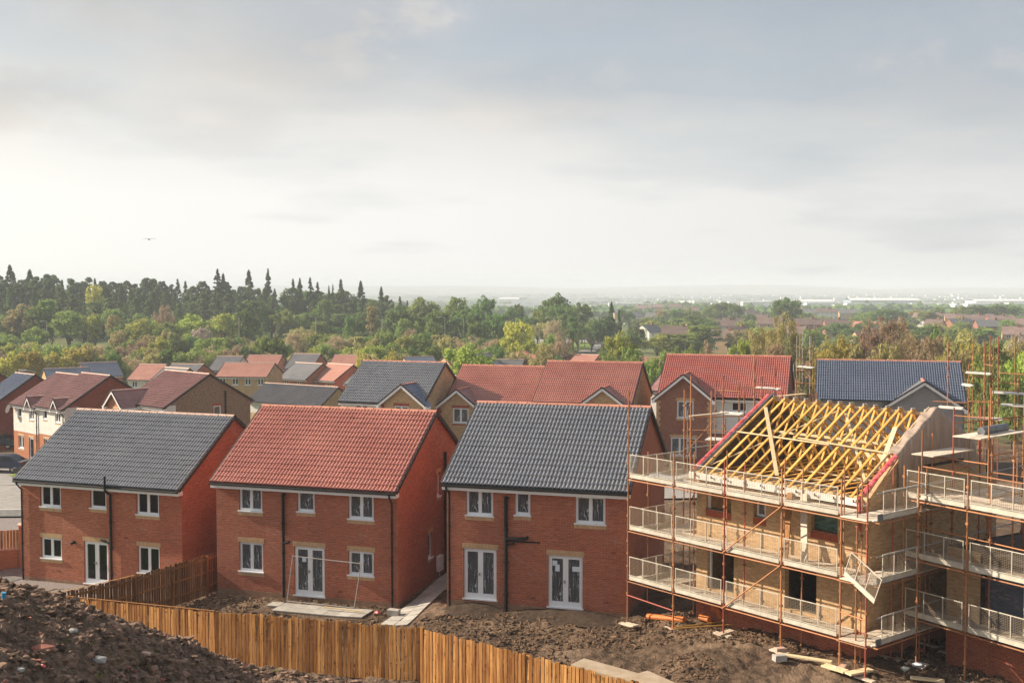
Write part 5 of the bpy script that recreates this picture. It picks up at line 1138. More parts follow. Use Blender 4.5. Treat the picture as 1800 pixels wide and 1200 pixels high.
def clods(name, n, region, zfun, smin, smax, m, seed=1, pw=2.2):
    r = np.random.default_rng(seed); V = []; Fc = []; k = 0
    while k < n:
        x, y = region(r); z = float(zfun(np.array([x]), np.array([y]))[0]); s = smin+(smax-smin)*r.random()**pw
        v = IV*(1+.32*r.standard_normal((len(IV), 1)))*[s*r.uniform(.8, 1.4), s*r.uniform(.7, 1.2), s*r.uniform(.5, .9)]; a = r.random()*6.28; c_, s_ = math.cos(a), math.sin(a)
        v = np.stack([v[:, 0]*c_-v[:, 1]*s_, v[:, 0]*s_+v[:, 1]*c_, v[:, 2]], 1)+[x, y, z+s*.15]; V.append(v); Fc.append(IF+k*len(IV)); k += 1
    return stuff(put(name, npmesh(name, np.concatenate(V), np.concatenate(Fc), m)))
def mreg(r):
    y = 13+22*math.sqrt(r.random()); t = r.uniform(-.47, .05); return t*y, y
tag(clods('soil_clods', 20000, mreg, mound_full, .015, .12, M['mound_clod'], 3, 2.6), 'loose dark clods covering the earth mound in the lower left foreground', 'soil')
tag(clods('rubble_bits', 420, mreg, mound_full, .02, .09, M['brick_rubble'], 5, 2), 'small pinkish brick fragments scattered on the earth mound in the foreground', 'rubble')
gh = lambda x, y: ground_z(x, y)
def yreg(r):
    while True:
        px = r.uniform(690, 1800)**1; py = r.uniform(1062, 1199); zz = .0 if px < 1000 else .42; p = at_z(px, py, zz); q = Vector((p.x+2.69, p.y-47.68)); b_ = q.x*.289+q.y*.957
        if b_ > -.4 and px < 1110: continue
        if paved(p.x, p.y, .15): continue
        if vnoise(np.array([p.x*.35]), np.array([p.y*.35]), 77)[0] < .28: continue
        return p.x, p.y
tag(clods('soil_clods.001', 17000, yreg, gh, .012, .085, M['clod'], 7, 2.4), 'lumpy turned soil in the yards behind the long orange fence', 'soil')
def y2(r):
    while True:
        a, b = r.uniform(-1.5, 9.0), r.uniform(-7.5, -.1)
        p = hframe('2', a, b)
        if paved(p.x, p.y, .1): continue
        return p.x, p.y
tag(clods('soil_clods.002', 5000, y2, gh, .02, .09, M['clod'], 9, 2.2), 'lumpy dark soil in the fenced yard below the red-roofed near house', 'soil')
def fresh(a0, a1, name, label, out=1.3, h=.27):
    n = 40; A, B = np.meshgrid(np.linspace(a0, a1, n), np.linspace(-out, .02, 16), indexing='ij'); V = []
    t = (A-a0)/(a1-a0); prof = np.sin(np.pi*np.clip(t, 0, 1))**.7
    c, s = math.cos(R(-16.8)), math.sin(R(-16.8)); X = -2.69+A*c-B*s; Y = 47.68+A*s+B*c; Z = gz(X, Y)-.04+prof*h*np.clip(1+B/out, 0, 1)**.8*1.0+fbm(X, Y, 3, 3, 4)*.05
    o = put(name, npmesh(name, np.stack([X, Y, Z], -1).reshape(-1, 3), grid_faces(n, 16), M['fresh_soil'], True)); tag(o, label, 'soil heap')
fresh(-.1, 2.6, 'soil_heap', 'low heap of fresh dark soil under the left pair of filmed french doors'); fresh(2.7, 7.4, 'soil_heap', 'long low heap of fresh dark soil under the right pair of filmed french doors', 1.5, .26)
def weeds():
    r = np.random.default_rng(4); V = []; k = 0
    for _ in range(60):
        x, y = mreg(r); z = float(mound_full(np.array([x]), np.array([y]))[0])
        for j in range(int(r.integers(10, 26))):
            a = r.random()*6.28; h = r.uniform(.05, .16); o = np.array([x+r.normal(0, .06), y+r.normal(0, .06), z]); t = o+[math.cos(a)*h*.6, math.sin(a)*h*.6, h]; w = np.array([-math.sin(a), math.cos(a), 0])*.006
            V += [o-w, o+w, t]
    stuff(tag(put('weed_tufts', npmesh('weed_tufts', V, np.arange(len(V)).reshape(-1, 3), M['verge'])), 'sparse yellow-green weeds sprouting on the earth mound', 'weeds'))
weeds()

# ------------------------------------------------------------------ small items
def items():
    def on(px, py, z=None):
        p = at_z(px, py, -.8)
        for _ in range(6): p = at_z(px, py, gz1(p.x, p.y)+.05)
        return p
    def pole(nm, lab, cat, p, q, r, m, n=10, group=None):
        mb = MB(); c = (p+q)/2; mb.tube(p-c, q-c, r, n); o = mb.build(nm, M[m], None, smooth=False, loc=c); tag(o, lab, cat, group); return o
    up = Vector((0, 0, .12))
    pole('drain_pipe', 'long orange plastic drain pipe lying on soil beside the foot of the scaffold', 'pipe', on(1139, 1088)+up, on(1203, 1094)+up, .11, 'orange_pipe')
    pole('drain_pipe', 'short orange drain pipe with an elbow lying against the brick plinth', 'pipe', on(1231, 1089)+up, on(1247, 1094)+up, .11, 'orange_pipe')
    p = on(1250, 1092)+Vector((0, 0, .15)); m = MB()
    for k in range(8):
        a, b = k*.2, (k+1)*.2; m.tube((.35*math.cos(a), 0, .35*math.sin(a)), (.35*math.cos(b), 0, .35*math.sin(b)), .1, 8)
    tag(m.build('pipe_bend', M['orange_pipe'], None, loc=p), 'curved clay-coloured pipe bend beside the short orange pipe', 'pipe')
    pole('scaffold_tube', 'thin ochre tube lying on the ground in front of the scaffold, upper one', 'tube', on(1186, 1105)+up*.5, on(1285, 1093)+up*.5, .03, 'yellow_tag'); pole('scaffold_tube', 'thin ochre tube lying on the ground in front of the scaffold, lower one', 'tube', on(1188, 1107)+up*.5, on(1290, 1100)+up*.5, .03, 'yellow_tag')
    def plank(nm, lab, a, b, w, h, m, cat='plank'):
        a, b = on(*a)+Vector((0, 0, .08)), on(*b)+Vector((0, 0, .08)); c = (a+b)/2; mb = MB(); mb.bar(a-c, b-c, w, h); tag(mb.build(nm, M[m], None, loc=c), lab, cat)
    plank('plank', 'long pale plank lying on the mud below the right scaffold corner', (1366, 1152), (1462, 1167), .2, .05, 'pale_timber'); plank('plank', 'short pale plank at the bottom edge near the right corner', (1600, 1194), (1660, 1201), .22, .05, 'pale_timber')
    plank('plank', 'pale timber sole plate under the tall pole at the corner of the near scaffold', (1448, 1172), (1487, 1184), .3, .06, 'pale_timber'); plank('plank', 'pale timber offcut under the outermost corner pole', (1490, 1188), (1530, 1180), .3, .06, 'pale_timber')
    plank('plank', 'small board lying on the soil under the second scaffold pole', (1262, 1119), (1287, 1111), .25, .05, 'deck_wood'); plank('plank', 'pinkish board lying on soil below the corner of the dark grey roofed house', (1098, 1098), (1118, 1103), .3, .05, 'deck_wood')
    def block(lab, px, py, s, m, rz=.3):
        p = on(px, py); mb = MB(); mb.box((-s/2, -s*.3, 0), (s/2, s*.3, s*.45)); mb.box((-s/2+.02, -s*.3+.02, s*.45), (s/2-.02, s*.3-.02, s*.47)); tag(mb.build('concrete_block', M[m], None, loc=p, rot=(.05, .03, rz)), lab, 'block')
    block('pale concrete block at the left end of the long plank', 1370, 1160, .42, 'concrete'); block('pinkish block under the fourth scaffold pole', 1371, 1146, .36, 'ridge_pale'); block('pale block between the two corner sole plates', 1482, 1176, .32, 'ridge_pale', 1)
    block('grey kerb block set beside the corner of the paved path', 692, 1080, .5, 'paving', R(-18))
    r = np.random.default_rng(8)
    for i, (px, py, m) in enumerate(((1618, 1146, 'red_film'), (1469, 1178, 'paper'), (663, 1079, 'red_film'), (1590, 1178, 'white_board'), (1612, 1172, 'paper'))):
        p = on(px, py); v = IV*(1+.3*r.standard_normal((len(IV), 1)))*[.16, .12, .07]; o = put('litter', npmesh('litter', v, IF, M[m]), None, p+Vector((0, 0, .06)))
        tag(o, ['crumpled red scrap on the dark soil between the two scaffolds', 'crumpled white scrap beside the corner sole plate', 'small red and white scrap on the soil next to the patio', 'crumpled white bag on the mud at lower right, left one', 'crumpled white bag on the mud at lower right, right one'][i], 'litter')
    # frame leaning in front of the red-roofed house: a temporary fence frame without mesh
    Fm = thing('temporary_fence', 'bare grey tubular fence frame standing behind the red-roofed near house', 'frame', hframe('2', 3.95, -.65, -.1), R(-17.9))
    pts = [(-.1, -.0, 0), (.08, .25, 2.05), (3.35, .25, 1.95), (3.15, -.1, 0)]
    for k, (p, q) in enumerate(((0, 1), (1, 2), (2, 3), (0, 3))):
        m = MB(); P_, Q_ = Vector(pts[p]), Vector(pts[q]); 
        if k == 3: P_.z = Q_.z = .12
        m.tube(P_, Q_, .02, 8); m.build(['upright', 'top_tube', 'upright', 'bottom_tube'][k], M['steel_galv'], Fm)
    m = MB(); m.bar((2.0, -.55, .08), (3.9, -.7, .08), .05, .05); o = m.build('batten', M['pale_timber'], None, loc=hframe('2', 3.95, -.65, 0), rot=(0, 0, R(-17.9))); tag(o, 'thin timber batten lying on the patio slabs', 'batten')
    # stones lying on the mound
    def onm(px, py):
        v = unproj(px, py); t = 8.0
        while t < 45:
            p = v*t
            if p.z+CAMH <= float(mound_full(np.array([p.x]), np.array([p.y]))[0]): break
            t += .05
        return Vector((p.x, p.y, p.z+CAMH))
    for px, py, s_, mt, lab in ((73, 1145, .30, 'brick_rubble', 'long reddish lump of brick lying on the mound, largest of the red lumps'), (170, 1162, .24, 'concrete', 'rounded grey stone on the mound right of the long reddish lump'), (128, 1110, .16, 'concrete', 'small pale grey stone in the middle of the mound'), (105, 1143, .2, 'fresh_soil', 'very dark rounded clod beside the long reddish lump'), (220, 1175, .15, 'brick_rubble', 'small pinkish stone near the bottom edge of the mound'), (255, 1150, .17, 'ridge_pale', 'pale pinkish stone on the right part of the mound'), (30, 1180, .19, 'concrete', 'grey stone at the bottom left of the mound'), (75, 1172, .10, 'red_film', 'tiny bright red fragment near the bottom of the mound')):
        p = onm(px, py); v = IV*(1+.14*r.standard_normal((len(IV), 1)))*[s_*.95, s_*.55, s_*.42]; o = put('stone', npmesh('stone', v, IF, M[mt]), None, p+Vector((0, 0, s_*.2)), (0, 0, random.uniform(-.4, .4))); tag(o, lab, 'stone')
    # blue marker on the mound
    x, y = -11.9, 27.0; z = float(mound_full(np.array([x]), np.array([y]))[0]); m = MB(); m.tube((0, 0, -.1), (0, 0, .2), .06, 12, .045); m.tube((0, 0, .2), (0, 0, .23), .055, 12)
    tag(m.build('marker_post', M['blue_plastic'], None, loc=(x, y, z)), 'small bright blue plastic stub on top of the mound at the left edge', 'marker')
    # bird
    B = thing('bird', 'dark bird gliding with spread wings in the pale sky at left', 'bird', at_d(262, 421, 74), R(20))
    m = MB(); m.tube((0, -.16, 0), (0, 0, .01), .018, 8, .05); m.tube((0, 0, .01), (0, .22, 0), .05, 8, .015); m.tube((0, .22, 0), (0, .34, .0), .012, 6, .035); m.build('body', M['bird'], B)
    for s in (-1, 1):
        m = MB(); m.face([(s*.03, -.06, .03), (s*.25, -.10, .075), (s*.25, .05, .07), (s*.03, .09, .03)]); m.face([(s*.25, -.10, .075), (s*.45, .02, .04), (s*.43, .06, .04), (s*.25, .05, .07)]); m.face([(s*.03, .09, .024), (s*.25, .05, .064), (s*.25, -.10, .069), (s*.03, -.06, .024)]); m.build('wing', M['bird'], B)
items()

def car(label, loc, rz, paint, kind='car', L=4.4, name='parked_car'):
    K = thing(name, label, 'car' if kind == 'car' else 'van', loc, rz); w = 1.78; h = 1.45 if kind == 'car' else 2.1
    prof = [(0, .35), (.05, .75), (.9, .88), (1.55, h-.06), (2.9, h), (3.9, .98), (L-.03, .92), (L, .4)] if kind == 'car' else [(0, .35), (.03, .95), (.5, 1.1), (1.0, h-.1), (1.4, h), (L-.1, h), (L, h-.2), (L, .4)]
    m = MB(); n = len(prof)
    for side in (0, 1):
        y = 0 if side == 0 else w
    ins = lambda z: .0 if z < .98 else .14
    Lf = [(x, ins(z), z) for x, z in prof]; Rt = [(x, w-ins(z), z) for x, z in prof]
    for i in range(n-1): m.face([Lf[i], Rt[i], Rt[i+1], Lf[i+1]])
    m.face([Lf[0], *Lf[1:]][::1]); m.face(Rt[::-1]); m.face([Lf[0], Lf[-1], Rt[-1], Rt[0]]); m.build('body', M[paint], K)
    g = MB(); z0 = .95
    if kind == 'car':
        for y, e in ((.06, -1), (w-.06, 1)):
            for a, b in ((1.25, 2.15), (2.22, 3.0), (3.05, 3.5)): g.face([(a-.1 if a < 1.3 else a, y, z0), (b, y, z0), (b if b < 3.3 else b-.25, y+(-e*.07), h-.12), (a+.3 if a < 1.3 else a, y+(-e*.07), h-.12)][::1 if e < 0 else -1])
        g.face([(1.0, .2, .93), (1.0, w-.2, .93), (1.5, w-.25, h-.10), (1.5, .25, h-.10)]); g.face([(3.85, .2, 1.03), (3.85, w-.2, 1.03), (3.05, w-.25, h-.03), (3.05, .25, h-.03)])
        for q in range(len(g.v)): x_, y_, z_ = g.v[q]; g.v[q] = (x_, y_+(-.012 if y_ < w/2 else .012), z_+.012)
        g.build('window', M['glass'], K)
    else: g.face([(.53, .1, 1.15), (.53, w-.1, 1.15), (.98, w-.15, h-.2), (.98, .15, h-.2)]); g.build('windscreen', M['glass'], K)
    for x in (.85, L-.85):
        for y in (.02, w-.2):
            t = MB(); t.tube((x, y, .32), (x, y+.18, .32), .32, 14); o = t.build('wheel', M['tyre'], K); t = MB(); t.tube((x, y-.01, .32), (x, y+.19, .32), .19, 10); t.build('rim', M['alloy'], o)
    for y in (.1, w-.4): t = MB(); t.box((-.02, y, .62), (.05, y+.3, .78)); t.build('headlight', M['lamp_white'], K); t = MB(); t.box((L-.05, y, .7), (L+.02, y+.3, .88)); t.build('tail_light', M['lamp_red'], K)
    return K
def cars():
    def g(px, d): x = (px-900)/FPX*d; return Vector((x, d, gz1(x, d)+.1))
    car('dark blue car parked behind the leftmost near house, cut by the left edge', g(26, 98.5)+Vector((-4.2, 1.0, 0)), R(-8), 'car_blue'); car('black car parked tail-on close to the plain red gable at the left edge', g(26, 116)+Vector((-4.6, 0, 0)), R(2), 'car_black')
    car('dark car parked just right of the blue one, half hidden by the tiled roof edge', g(46, 98)+Vector((-.9, -1.2, 0)), R(-20), 'car_black')
    for px, py, lab, c, k in ((1045, 602, 'small pale car on the road by the grass island', 'car_white', 'car'), (698, 600, 'white van among shrubs on the far road, left one', 'car_white', 'van'), (757, 598, 'white van among shrubs on the far road, right one', 'car_white', 'van'), (665, 628, 'white van parked below the shrubs just above the big slate roof', 'car_white', 'van'), (715, 628, 'pale car parked at the foot of the shrubs above the big slate roof', 'car_white', 'car')):
        p = atg(px, py); car(lab, p+Vector((-2, 0, .35)), R(-5), c, k)
cars()

def lamps():
    base = None
    sp = [(420, 558, 330), (555, 557, 330), (672, 556, 330), (782, 558, 330), (815, 560, 340), (948, 573, 340), (1017, 569, 380), (1028, 569, 390), (1063, 571, 380), (1137, 574, 400), (1160, 558, 480), (1216, 540, 560), (1503, 535, 560), (82, 565, 330), (1085, 571, 390)]
    pm = MB(); pm.tube((0, 0, 0), (0, 0, 1), 1, 6, .6); pole_me = pm.mesh('pole', M['steel_galv'])
    am = MB(); am.tube((0, 0, 0), (-1.1, 0, .12), .06, 6); arm_me = am.mesh('arm', M['steel_galv'])
    hm = MB(); hm.box((-1.9, -.17, .05), (-1.0, .17, .22)); head_me = hm.mesh('lamp_head', M['grey_plastic'])
    lab = ['leftmost of the tall street lamps in front of the wood', 'street lamp against the wood above the tan-walled long house', 'street lamp above the salmon roofs in the centre left', 'street lamp left of the close pair near the end of the wood', 'street lamp right of the close pair near the end of the wood', 'street lamp before the yellow-green trees in the centre', 'street lamp at the left end of the road by the grass island', 'second street lamp at the left end of the road by the grass island', 'street lamp right of the dark conifer', 'street lamp left of the pale rendered terrace', 'street lamp among the far houses', 'street lamp before the far trees', 'tall lamp above the far roofs at right', 'pale lamp in the trees at the far left', 'street lamp just right of the dark conifer and its bush']
    for (px, py, d), l in zip(sp, lab):
        t = at_d(px, py, d); z0 = gz1(t.x, t.y); h = t.z-z0; S = thing('street_lamp', l, 'street lamp', (t.x, t.y, z0), 0 if px not in (782, 815) else 0, 'street lamps beyond the estate')
        put('pole', pole_me, S, (0, 0, 0), scale=(.14, .14, h)); put('arm', arm_me, S, (0, 0, h)); put('lamp_head', head_me, S, (0, 0, h))
    t = at_d(62, 653, 135); S = thing('street_lamp', 'street lamp standing between the dark gable and the blue estate roofs at far left', 'street lamp', (t.x, t.y, gz1(t.x, t.y)), 0); h = t.z-gz1(t.x, t.y); put('pole', pole_me, S, scale=(.09, .09, h)); put('arm', arm_me, S, (0, 0, h)); put('lamp_head', head_me, S, (0, 0, h))
lamps()

# ------------------------------------------------------------------ trees
def leaf_mat(name, c1, c2, var=.35):
    def fn(nt, b):
        g = G(nt); co = g.geo(); nz = g.noise(co, .55, 3, .6); c = g.mix(g.ramp(nz, [(.35, 0.), (.65, 1.)]), c1, c2)
        r = g.math('ADD', g.math('MULTIPLY', g.rnd(), var), 1-var/2); hs = g.n('ShaderNodeHueSaturation'); g.L.new(c, hs.inputs['Color']); g.L.new(r, hs.inputs['Value'])
        g.L.new(g.math('ADD', .48, g.math('MULTIPLY', g.rnd(), .04)), hs.inputs['Hue'])
        g.L.new(hs.outputs[0], b.inputs['Base Color']); tr = g.n('ShaderNodeBsdfTranslucent'); g.L.new(hs.outputs[0], tr.inputs[0]); mx = g.n('ShaderNodeMixShader'); mx.inputs[0].default_value = .45
        g.L.new(b.outputs[0], mx.inputs[1]); g.L.new(tr.outputs[0], mx.inputs[2]); g.L.new(mx.outputs[0], g.N['Material Output'].inputs[0])
    return mat(name, rough=.75, spec=.25, fn=fn)
LM = {'spruce': leaf_mat('spruce_needles', (0.08, 0.13, 0.05), (0.13, 0.19, 0.075)), 'pine': leaf_mat('pine_needles', (0.11, 0.165, 0.062), (0.18, 0.235, 0.09)), 'dark': leaf_mat('dark_leaves', (0.11, 0.19, 0.045), (0.19, 0.27, 0.068)),
      'mid': leaf_mat('mid_leaves', (0.19, 0.27, 0.06), (0.3, 0.36, 0.09)), 'bright': leaf_mat('spring_leaves', (0.3, 0.37, 0.06), (0.43, 0.46, 0.1)), 'yellow': leaf_mat('yellow_leaves', (0.4, 0.38, 0.07), (0.52, 0.46, 0.11)),
      'bare': leaf_mat('budding_twigs', (0.3, 0.2, 0.12), (0.42, 0.31, 0.19)), 'olive': leaf_mat('olive_leaves', (0.34, 0.31, 0.11), (0.46, 0.4, 0.17)), 'blossom': leaf_mat('pale_blossom', (0.38, 0.3, 0.25), (0.54, 0.44, 0.38)), 'pink': leaf_mat('bronze_leaves', (0.36, 0.27, 0.16), (0.46, 0.36, 0.23))}
M['bark'] = speck('bark', (.06, .045, .035), (.12, .09, .07), 6, .95, .1, .03)
def leaves(centres, radii, per, size, r, sparse=1, flat=.6, twig=False):
    n = len(centres); c = np.repeat(np.array(centres), per, 0); rr = np.repeat(np.array(radii), per); d = r.standard_normal((n*per, 3)); d /= np.linalg.norm(d, axis=1)[:, None]
    rad = rr*(.55+.5*r.random(n*per)); d[:, 2] *= .8; p = c+d*rad[:, None]; nrm = d+r.standard_normal((n*per, 3))*.6; nrm[:, 2] += .35; nrm /= np.linalg.norm(nrm, axis=1)[:, None]
    t = np.cross(nrm, r.standard_normal((n*per, 3))); t /= np.linalg.norm(t, axis=1)[:, None]; b = np.cross(nrm, t); s = size*(.6+.8*r.random(n*per))[:, None]; asp = (.16 if twig else .75)
    V = np.stack([p-t*s-b*s*asp, p+t*s-b*s*asp*.6, p+t*s*.8+b*s*asp, p-t*s*.7+b*s*asp], 1).reshape(-1, 3); return V, np.arange(len(V)).reshape(-1, 4)
def tree_proto(kind, seed, H=1.0):
    """unit-height tree: returns (crown mesh, trunk mesh). kinds by shape: spruce, pine, round, tall, bush, twig"""
    shape, lm = kind; r = np.random.default_rng(seed); cs = []; rs = []; tm = MB()
    if shape == 'spruce':
        n = 150
        for i in range(n):
            t = r.random()**.8; z = .08+.90*t; R_ = (.215*(1-t)**.9+.003)*(1 if r.random() < .75 else r.uniform(.5, 1.25))*(1+.18*math.sin(t*23+seed)); a = r.random()*6.28; q = R_*(.35+.7*r.random()**.6)
            cs.append((q*math.cos(a), q*math.sin(a), z-.05*q/.2)); rs.append((.008+.046*(1-t))*r.uniform(.7, 1.2))
        for k in range(6): cs.append((0, 0, .945+.01*k)); rs.append(.010-.0014*k)
        per, size, tw = 19, .013, False; tm.tube((0, 0, -.25), (0, 0, .97), .018, 6, .003)
    elif shape == 'pine':
        for i in range(84):
            t = r.random(); z = .28+.67*t; R_ = .20*math.sin(math.pi*min(1, .25+.72*t))+.03; a = r.random()*6.28; q = R_*math.sqrt(r.random()); cs.append((q*math.cos(a), q*math.sin(a), z)); rs.append(r.uniform(.035, .075)*(1.2-.6*t))
        per, size, tw = 36, .018, False; tm.tube((0, 0, -.25), (r.normal(0, .01), 0, .85), .022, 6, .008)
    else:
        P = {'round': (60, .42, .28, .68, .26, .085), 'tall': (60, .26, .2, .78, .32, .07), 'bush': (56, .58, -.02, .62, .40, .12), 'twig': (70, .44, .25, .70, .30, .085), 'slim': (44, .16, .12, .85, .36, .055)}[shape]
        n, Rx, zb, zc, Rz, cr = P; k = 0
        while k < n:
            d = r.standard_normal(3); d /= np.linalg.norm(d); q = .45+.6*r.random()**.5; zz = zc-.05+d[2]*Rz*q
            if zz < zb: continue
            lob = 1+.22*math.sin(3*math.atan2(d[1], d[0])+seed)+.12*r.standard_normal(); cs.append((d[0]*Rx*q*lob*.8, d[1]*Rx*q*lob*.8, min(zz, .97))); rs.append(cr*r.uniform(.7, 1.35)); k += 1
        per, size, tw = {'round': (50, .019, False), 'tall': (44, .017, False), 'bush': (52, .024, False), 'twig': (40, .034, True), 'slim': (44, .015, False)}[shape]
        tm.tube((0, 0, -.3), (r.normal(0, .02), r.normal(0, .02), zc*.75), .026 if shape != 'bush' else .02, 7, .012)
        for _ in range(12 if shape == 'twig' else 7):
            c_ = cs[int(r.integers(len(cs)))]; z0 = r.uniform(.18, .5)*zc; tm.tube((0, 0, z0), c_, .012, 5, .003)
            if shape == 'twig':
                for _ in range(3): c2 = Vector(c_)+Vector(r.normal(0, .09, 3)); c2.z = abs(c2.z); tm.tube(c_, c2, .004, 4, .001)
    V, F_ = leaves(cs, rs, per, size, r, twig=tw); cr_ = npmesh('crown', V, F_, LM[lm]); tk = tm.mesh('trunk', M['bark'], uv=False)
    # joined version for far trees
    nv = len(V); tv = np.array(tm.v); fq = [tuple(x) for x in F_]+[tuple(nv+i for i in f) for f in tm.f]
    me = bpy.data.meshes.new('tree'); me.from_pydata(V.tolist()+tv.tolist(), [], fq); me.materials.append(LM[lm]); me.materials.append(M['bark']); mi = np.array([0]*len(F_)+[1]*len(tm.f), 'i'); me.polygons.foreach_set('material_index', mi); me.update()
    return cr_, tk, me
TP = {}
def proto(shape, lm, k):
    key = (shape, lm, k)
    if key not in TP: TP[key] = tree_proto((shape, lm), 100+k*17+len(TP))
    return TP[key]
TN = {'spruce': ('conifer_tree', 'pointed conifer'), 'pine': ('pine_tree', 'rounded pine'), 'round': ('broadleaf_tree', 'rounded tree'), 'tall': ('broadleaf_tree', 'tall leafy tree'), 'bush': ('shrub', 'spreading shrub'), 'twig': ('bare_tree', 'twiggy tree'), 'slim': ('poplar_tree', 'slender upright tree')}
CN = {'spruce': 'blackish green', 'pine': 'deep green', 'dark': 'dark green', 'mid': 'mid green', 'bright': 'fresh spring green', 'yellow': 'yellow-green', 'bare': 'brown budding', 'olive': 'olive', 'blossom': 'pale blossoming', 'pink': 'bronze-leaved'}
def zone(where, px, y, d):
    if where in ('WOOD', 'BELT'):
        z = ['far left', 'left', 'left centre', 'middle', 'right centre', 'right end', 'extreme right'][max(0, min(6, int(px//140)))]
        r = ('on the skyline' if d > 445 else 'high up' if d > 405 else 'halfway up' if d > 370 else 'low down' if d > 335 else 'at the foot') if where == 'WOOD' else ('in back' if d > 281 else 'in the middle row' if d > 255 else 'in front' if d > 242 else 'frontmost')
        return '%s, %s of the %s' % (r, z, 'wood' if where == 'WOOD' else 'shrub belt')
    if where == 'among the far houses': return 'among far houses, %s' % ['left of the pale terrace', 'behind the pale terrace', 'above the bright red roof', 'above the blue roof', 'at far right'][max(0, min(4, int((px-1080)//150)))]
    return where
def tree(px, ytop, d, shape, lm, wpx=None, parts=False, label=None, where='', zb=None):
    x = (px-900)/FPX*d*1.0; z0 = gz1(x, d) if zb is None else zb; top = at_d(px, ytop, d); h = top.z-z0
    if h < 1.5: h = 1.5
    wd = {'spruce': .42, 'pine': .42, 'round': .74, 'tall': .46, 'bush': 1.04, 'twig': .78, 'slim': .30}[shape]; sx = h if wpx is None else wpx/FPX*d/wd; sx = max(sx, {'round': .74, 'bush': .66, 'twig': .78}.get(shape, 0)*h*(.55 if d < 230 else .75)); cr_, tk, me = proto(shape, lm, random.randrange(3))
    nm, kn = TN[shape]; where = zone(where, px, ytop, d); lab = label or '%s %s %s' % (CN[lm], kn, where); grp = None if label else '%s %ss %s' % (CN[lm], kn, where)
    rz = random.random()*6.28
    pass
    if parts:
        T = thing(nm, lab, 'tree' if shape != 'bush' else 'shrub', (top.x, d, z0), rz, grp); put('trunk', tk, T, scale=(sx, sx, h)); put('crown', cr_, T, scale=(sx, sx, h))
    else: T = put(nm, me, None, (top.x, d, z0), (0, 0, rz), (sx, sx, h)); tag(T, lab, 'tree' if shape != 'bush' else 'shrub', grp)
def forest():
    r = random.Random(5); f = lambda pts, x: float(np.interp(x, [p[0] for p in pts], [p[1] for p in pts]))
    top = [(0, 480), (60, 478), (140, 487), (250, 488), (330, 495), (400, 495), (500, 505), (600, 514), (700, 522), (800, 526), (900, 548)]
    W1 = 'WOOD'
    for row, (d, dy, x0, x1, st) in enumerate(((470, 2, -60, 720, 14), (425, 15, -60, 830, 17), (385, 36, -60, 900, 22), (352, 62, -60, 920, 27))):
        x = x0
        while x < x1:
            y = f(top, x)+dy+r.uniform(-6, 9); 
            if x < 500: sh, lm = r.choice([[('pine', 'pine')]*5+[('pine', 'spruce')]*3+[('spruce', 'spruce'), ('spruce', 'pine')], [('pine', 'pine')]*4+[('pine', 'spruce'), ('spruce', 'spruce'), ('spruce', 'dark')], [('pine', 'pine'), ('pine', 'pine'), ('spruce', 'pine'), ('spruce', 'dark'), ('tall', 'dark')], [('tall', 'dark'), ('round', 'dark'), ('round', 'mid'), ('tall', 'mid'), ('pine', 'pine'), ('twig', 'bare')]][row])
            elif row < 2: sh, lm = r.choice([('spruce', 'spruce'), ('round', 'dark'), ('tall', 'dark'), ('pine', 'pine'), ('spruce', 'dark')])
            elif row == 2: sh, lm = r.choice([('tall', 'dark'), ('pine', 'pine'), ('round', 'dark'), ('round', 'mid'), ('tall', 'mid'), ('spruce', 'spruce')])
            else: sh, lm = r.choice([('round', 'mid'), ('tall', 'mid'), ('round', 'dark'), ('tall', 'dark'), ('twig', 'olive'), ('tall', 'dark'), ('tall', 'mid')])
            tree(x, y, d+r.uniform(-12, 12), sh, lm, where=W1, wpx=None if sh in ('spruce', 'pine') else r.uniform(34, 52)); x += st*r.uniform(.75, 1.3)
    # spires standing out above the ridge
    for px, y, w in ((382, 473, 30), (392, 481, 26), (437, 475, 32), (471, 472, 22), (515, 490, 22), (527, 489, 22), (545, 488, 24), (558, 496, 22), (599, 491, 28), (634, 494, 28), (670, 504, 22), (17, 466, 36), (52, 474, 36), (578, 502, 12), (585, 500, 12)):
        tree(px, y, 440, 'spruce', 'spruce', wpx=w*1.5, where='standing out above the skyline of the wood')
    # light trees in the middle of the wood
    for px, y, d, sh, lm, w in ((168, 494, 415, 'round', 'yellow', 34), (35, 530, 350, 'round', 'olive', 60), (82, 528, 345, 'tall', 'mid', 34), (250, 555, 320, 'round', 'bright', 58), (292, 560, 318, 'round', 'mid', 50), (290, 536, 345, 'twig', 'pink', 34), (345, 547, 325, 'round', 'bright', 64), (392, 552, 322, 'tall', 'bright', 40), (355, 570, 305, 'round', 'blossom', 34),
                                (425, 538, 335, 'round', 'dark', 50), (60, 570, 310, 'round', 'mid', 46), (120, 548, 330, 'tall', 'mid', 50), (165, 552, 330, 'tall', 'bright', 26), (200, 555, 325, 'tall', 'olive', 26), (210, 575, 308, 'tall', 'dark', 34), (10, 580, 300, 'round', 'mid', 44), (620, 548, 330, 'round', 'dark', 36), (655, 540, 335, 'slim', 'olive', 18), (713, 552, 325, 'round', 'mid', 40), (757, 556, 325, 'round', 'mid', 32),
                                (838, 558, 320, 'round', 'dark', 40), (745, 514, 400, 'round', 'mid', 60), (803, 513, 390, 'round', 'mid', 44), (850, 514, 380, 'round', 'dark', 42), (820, 535, 350, 'round', 'dark', 60), (870, 545, 340, 'round', 'dark', 46), (700, 535, 345, 'round', 'dark', 60), (770, 540, 345, 'round', 'dark', 60)):
        tree(px, y, d, sh, lm, wpx=w, where=W1 if lm not in ('yellow',) else 'near the skyline of the wood', label='lone yellow-green tree lit up against the dark pines near the skyline' if lm == 'yellow' else None)
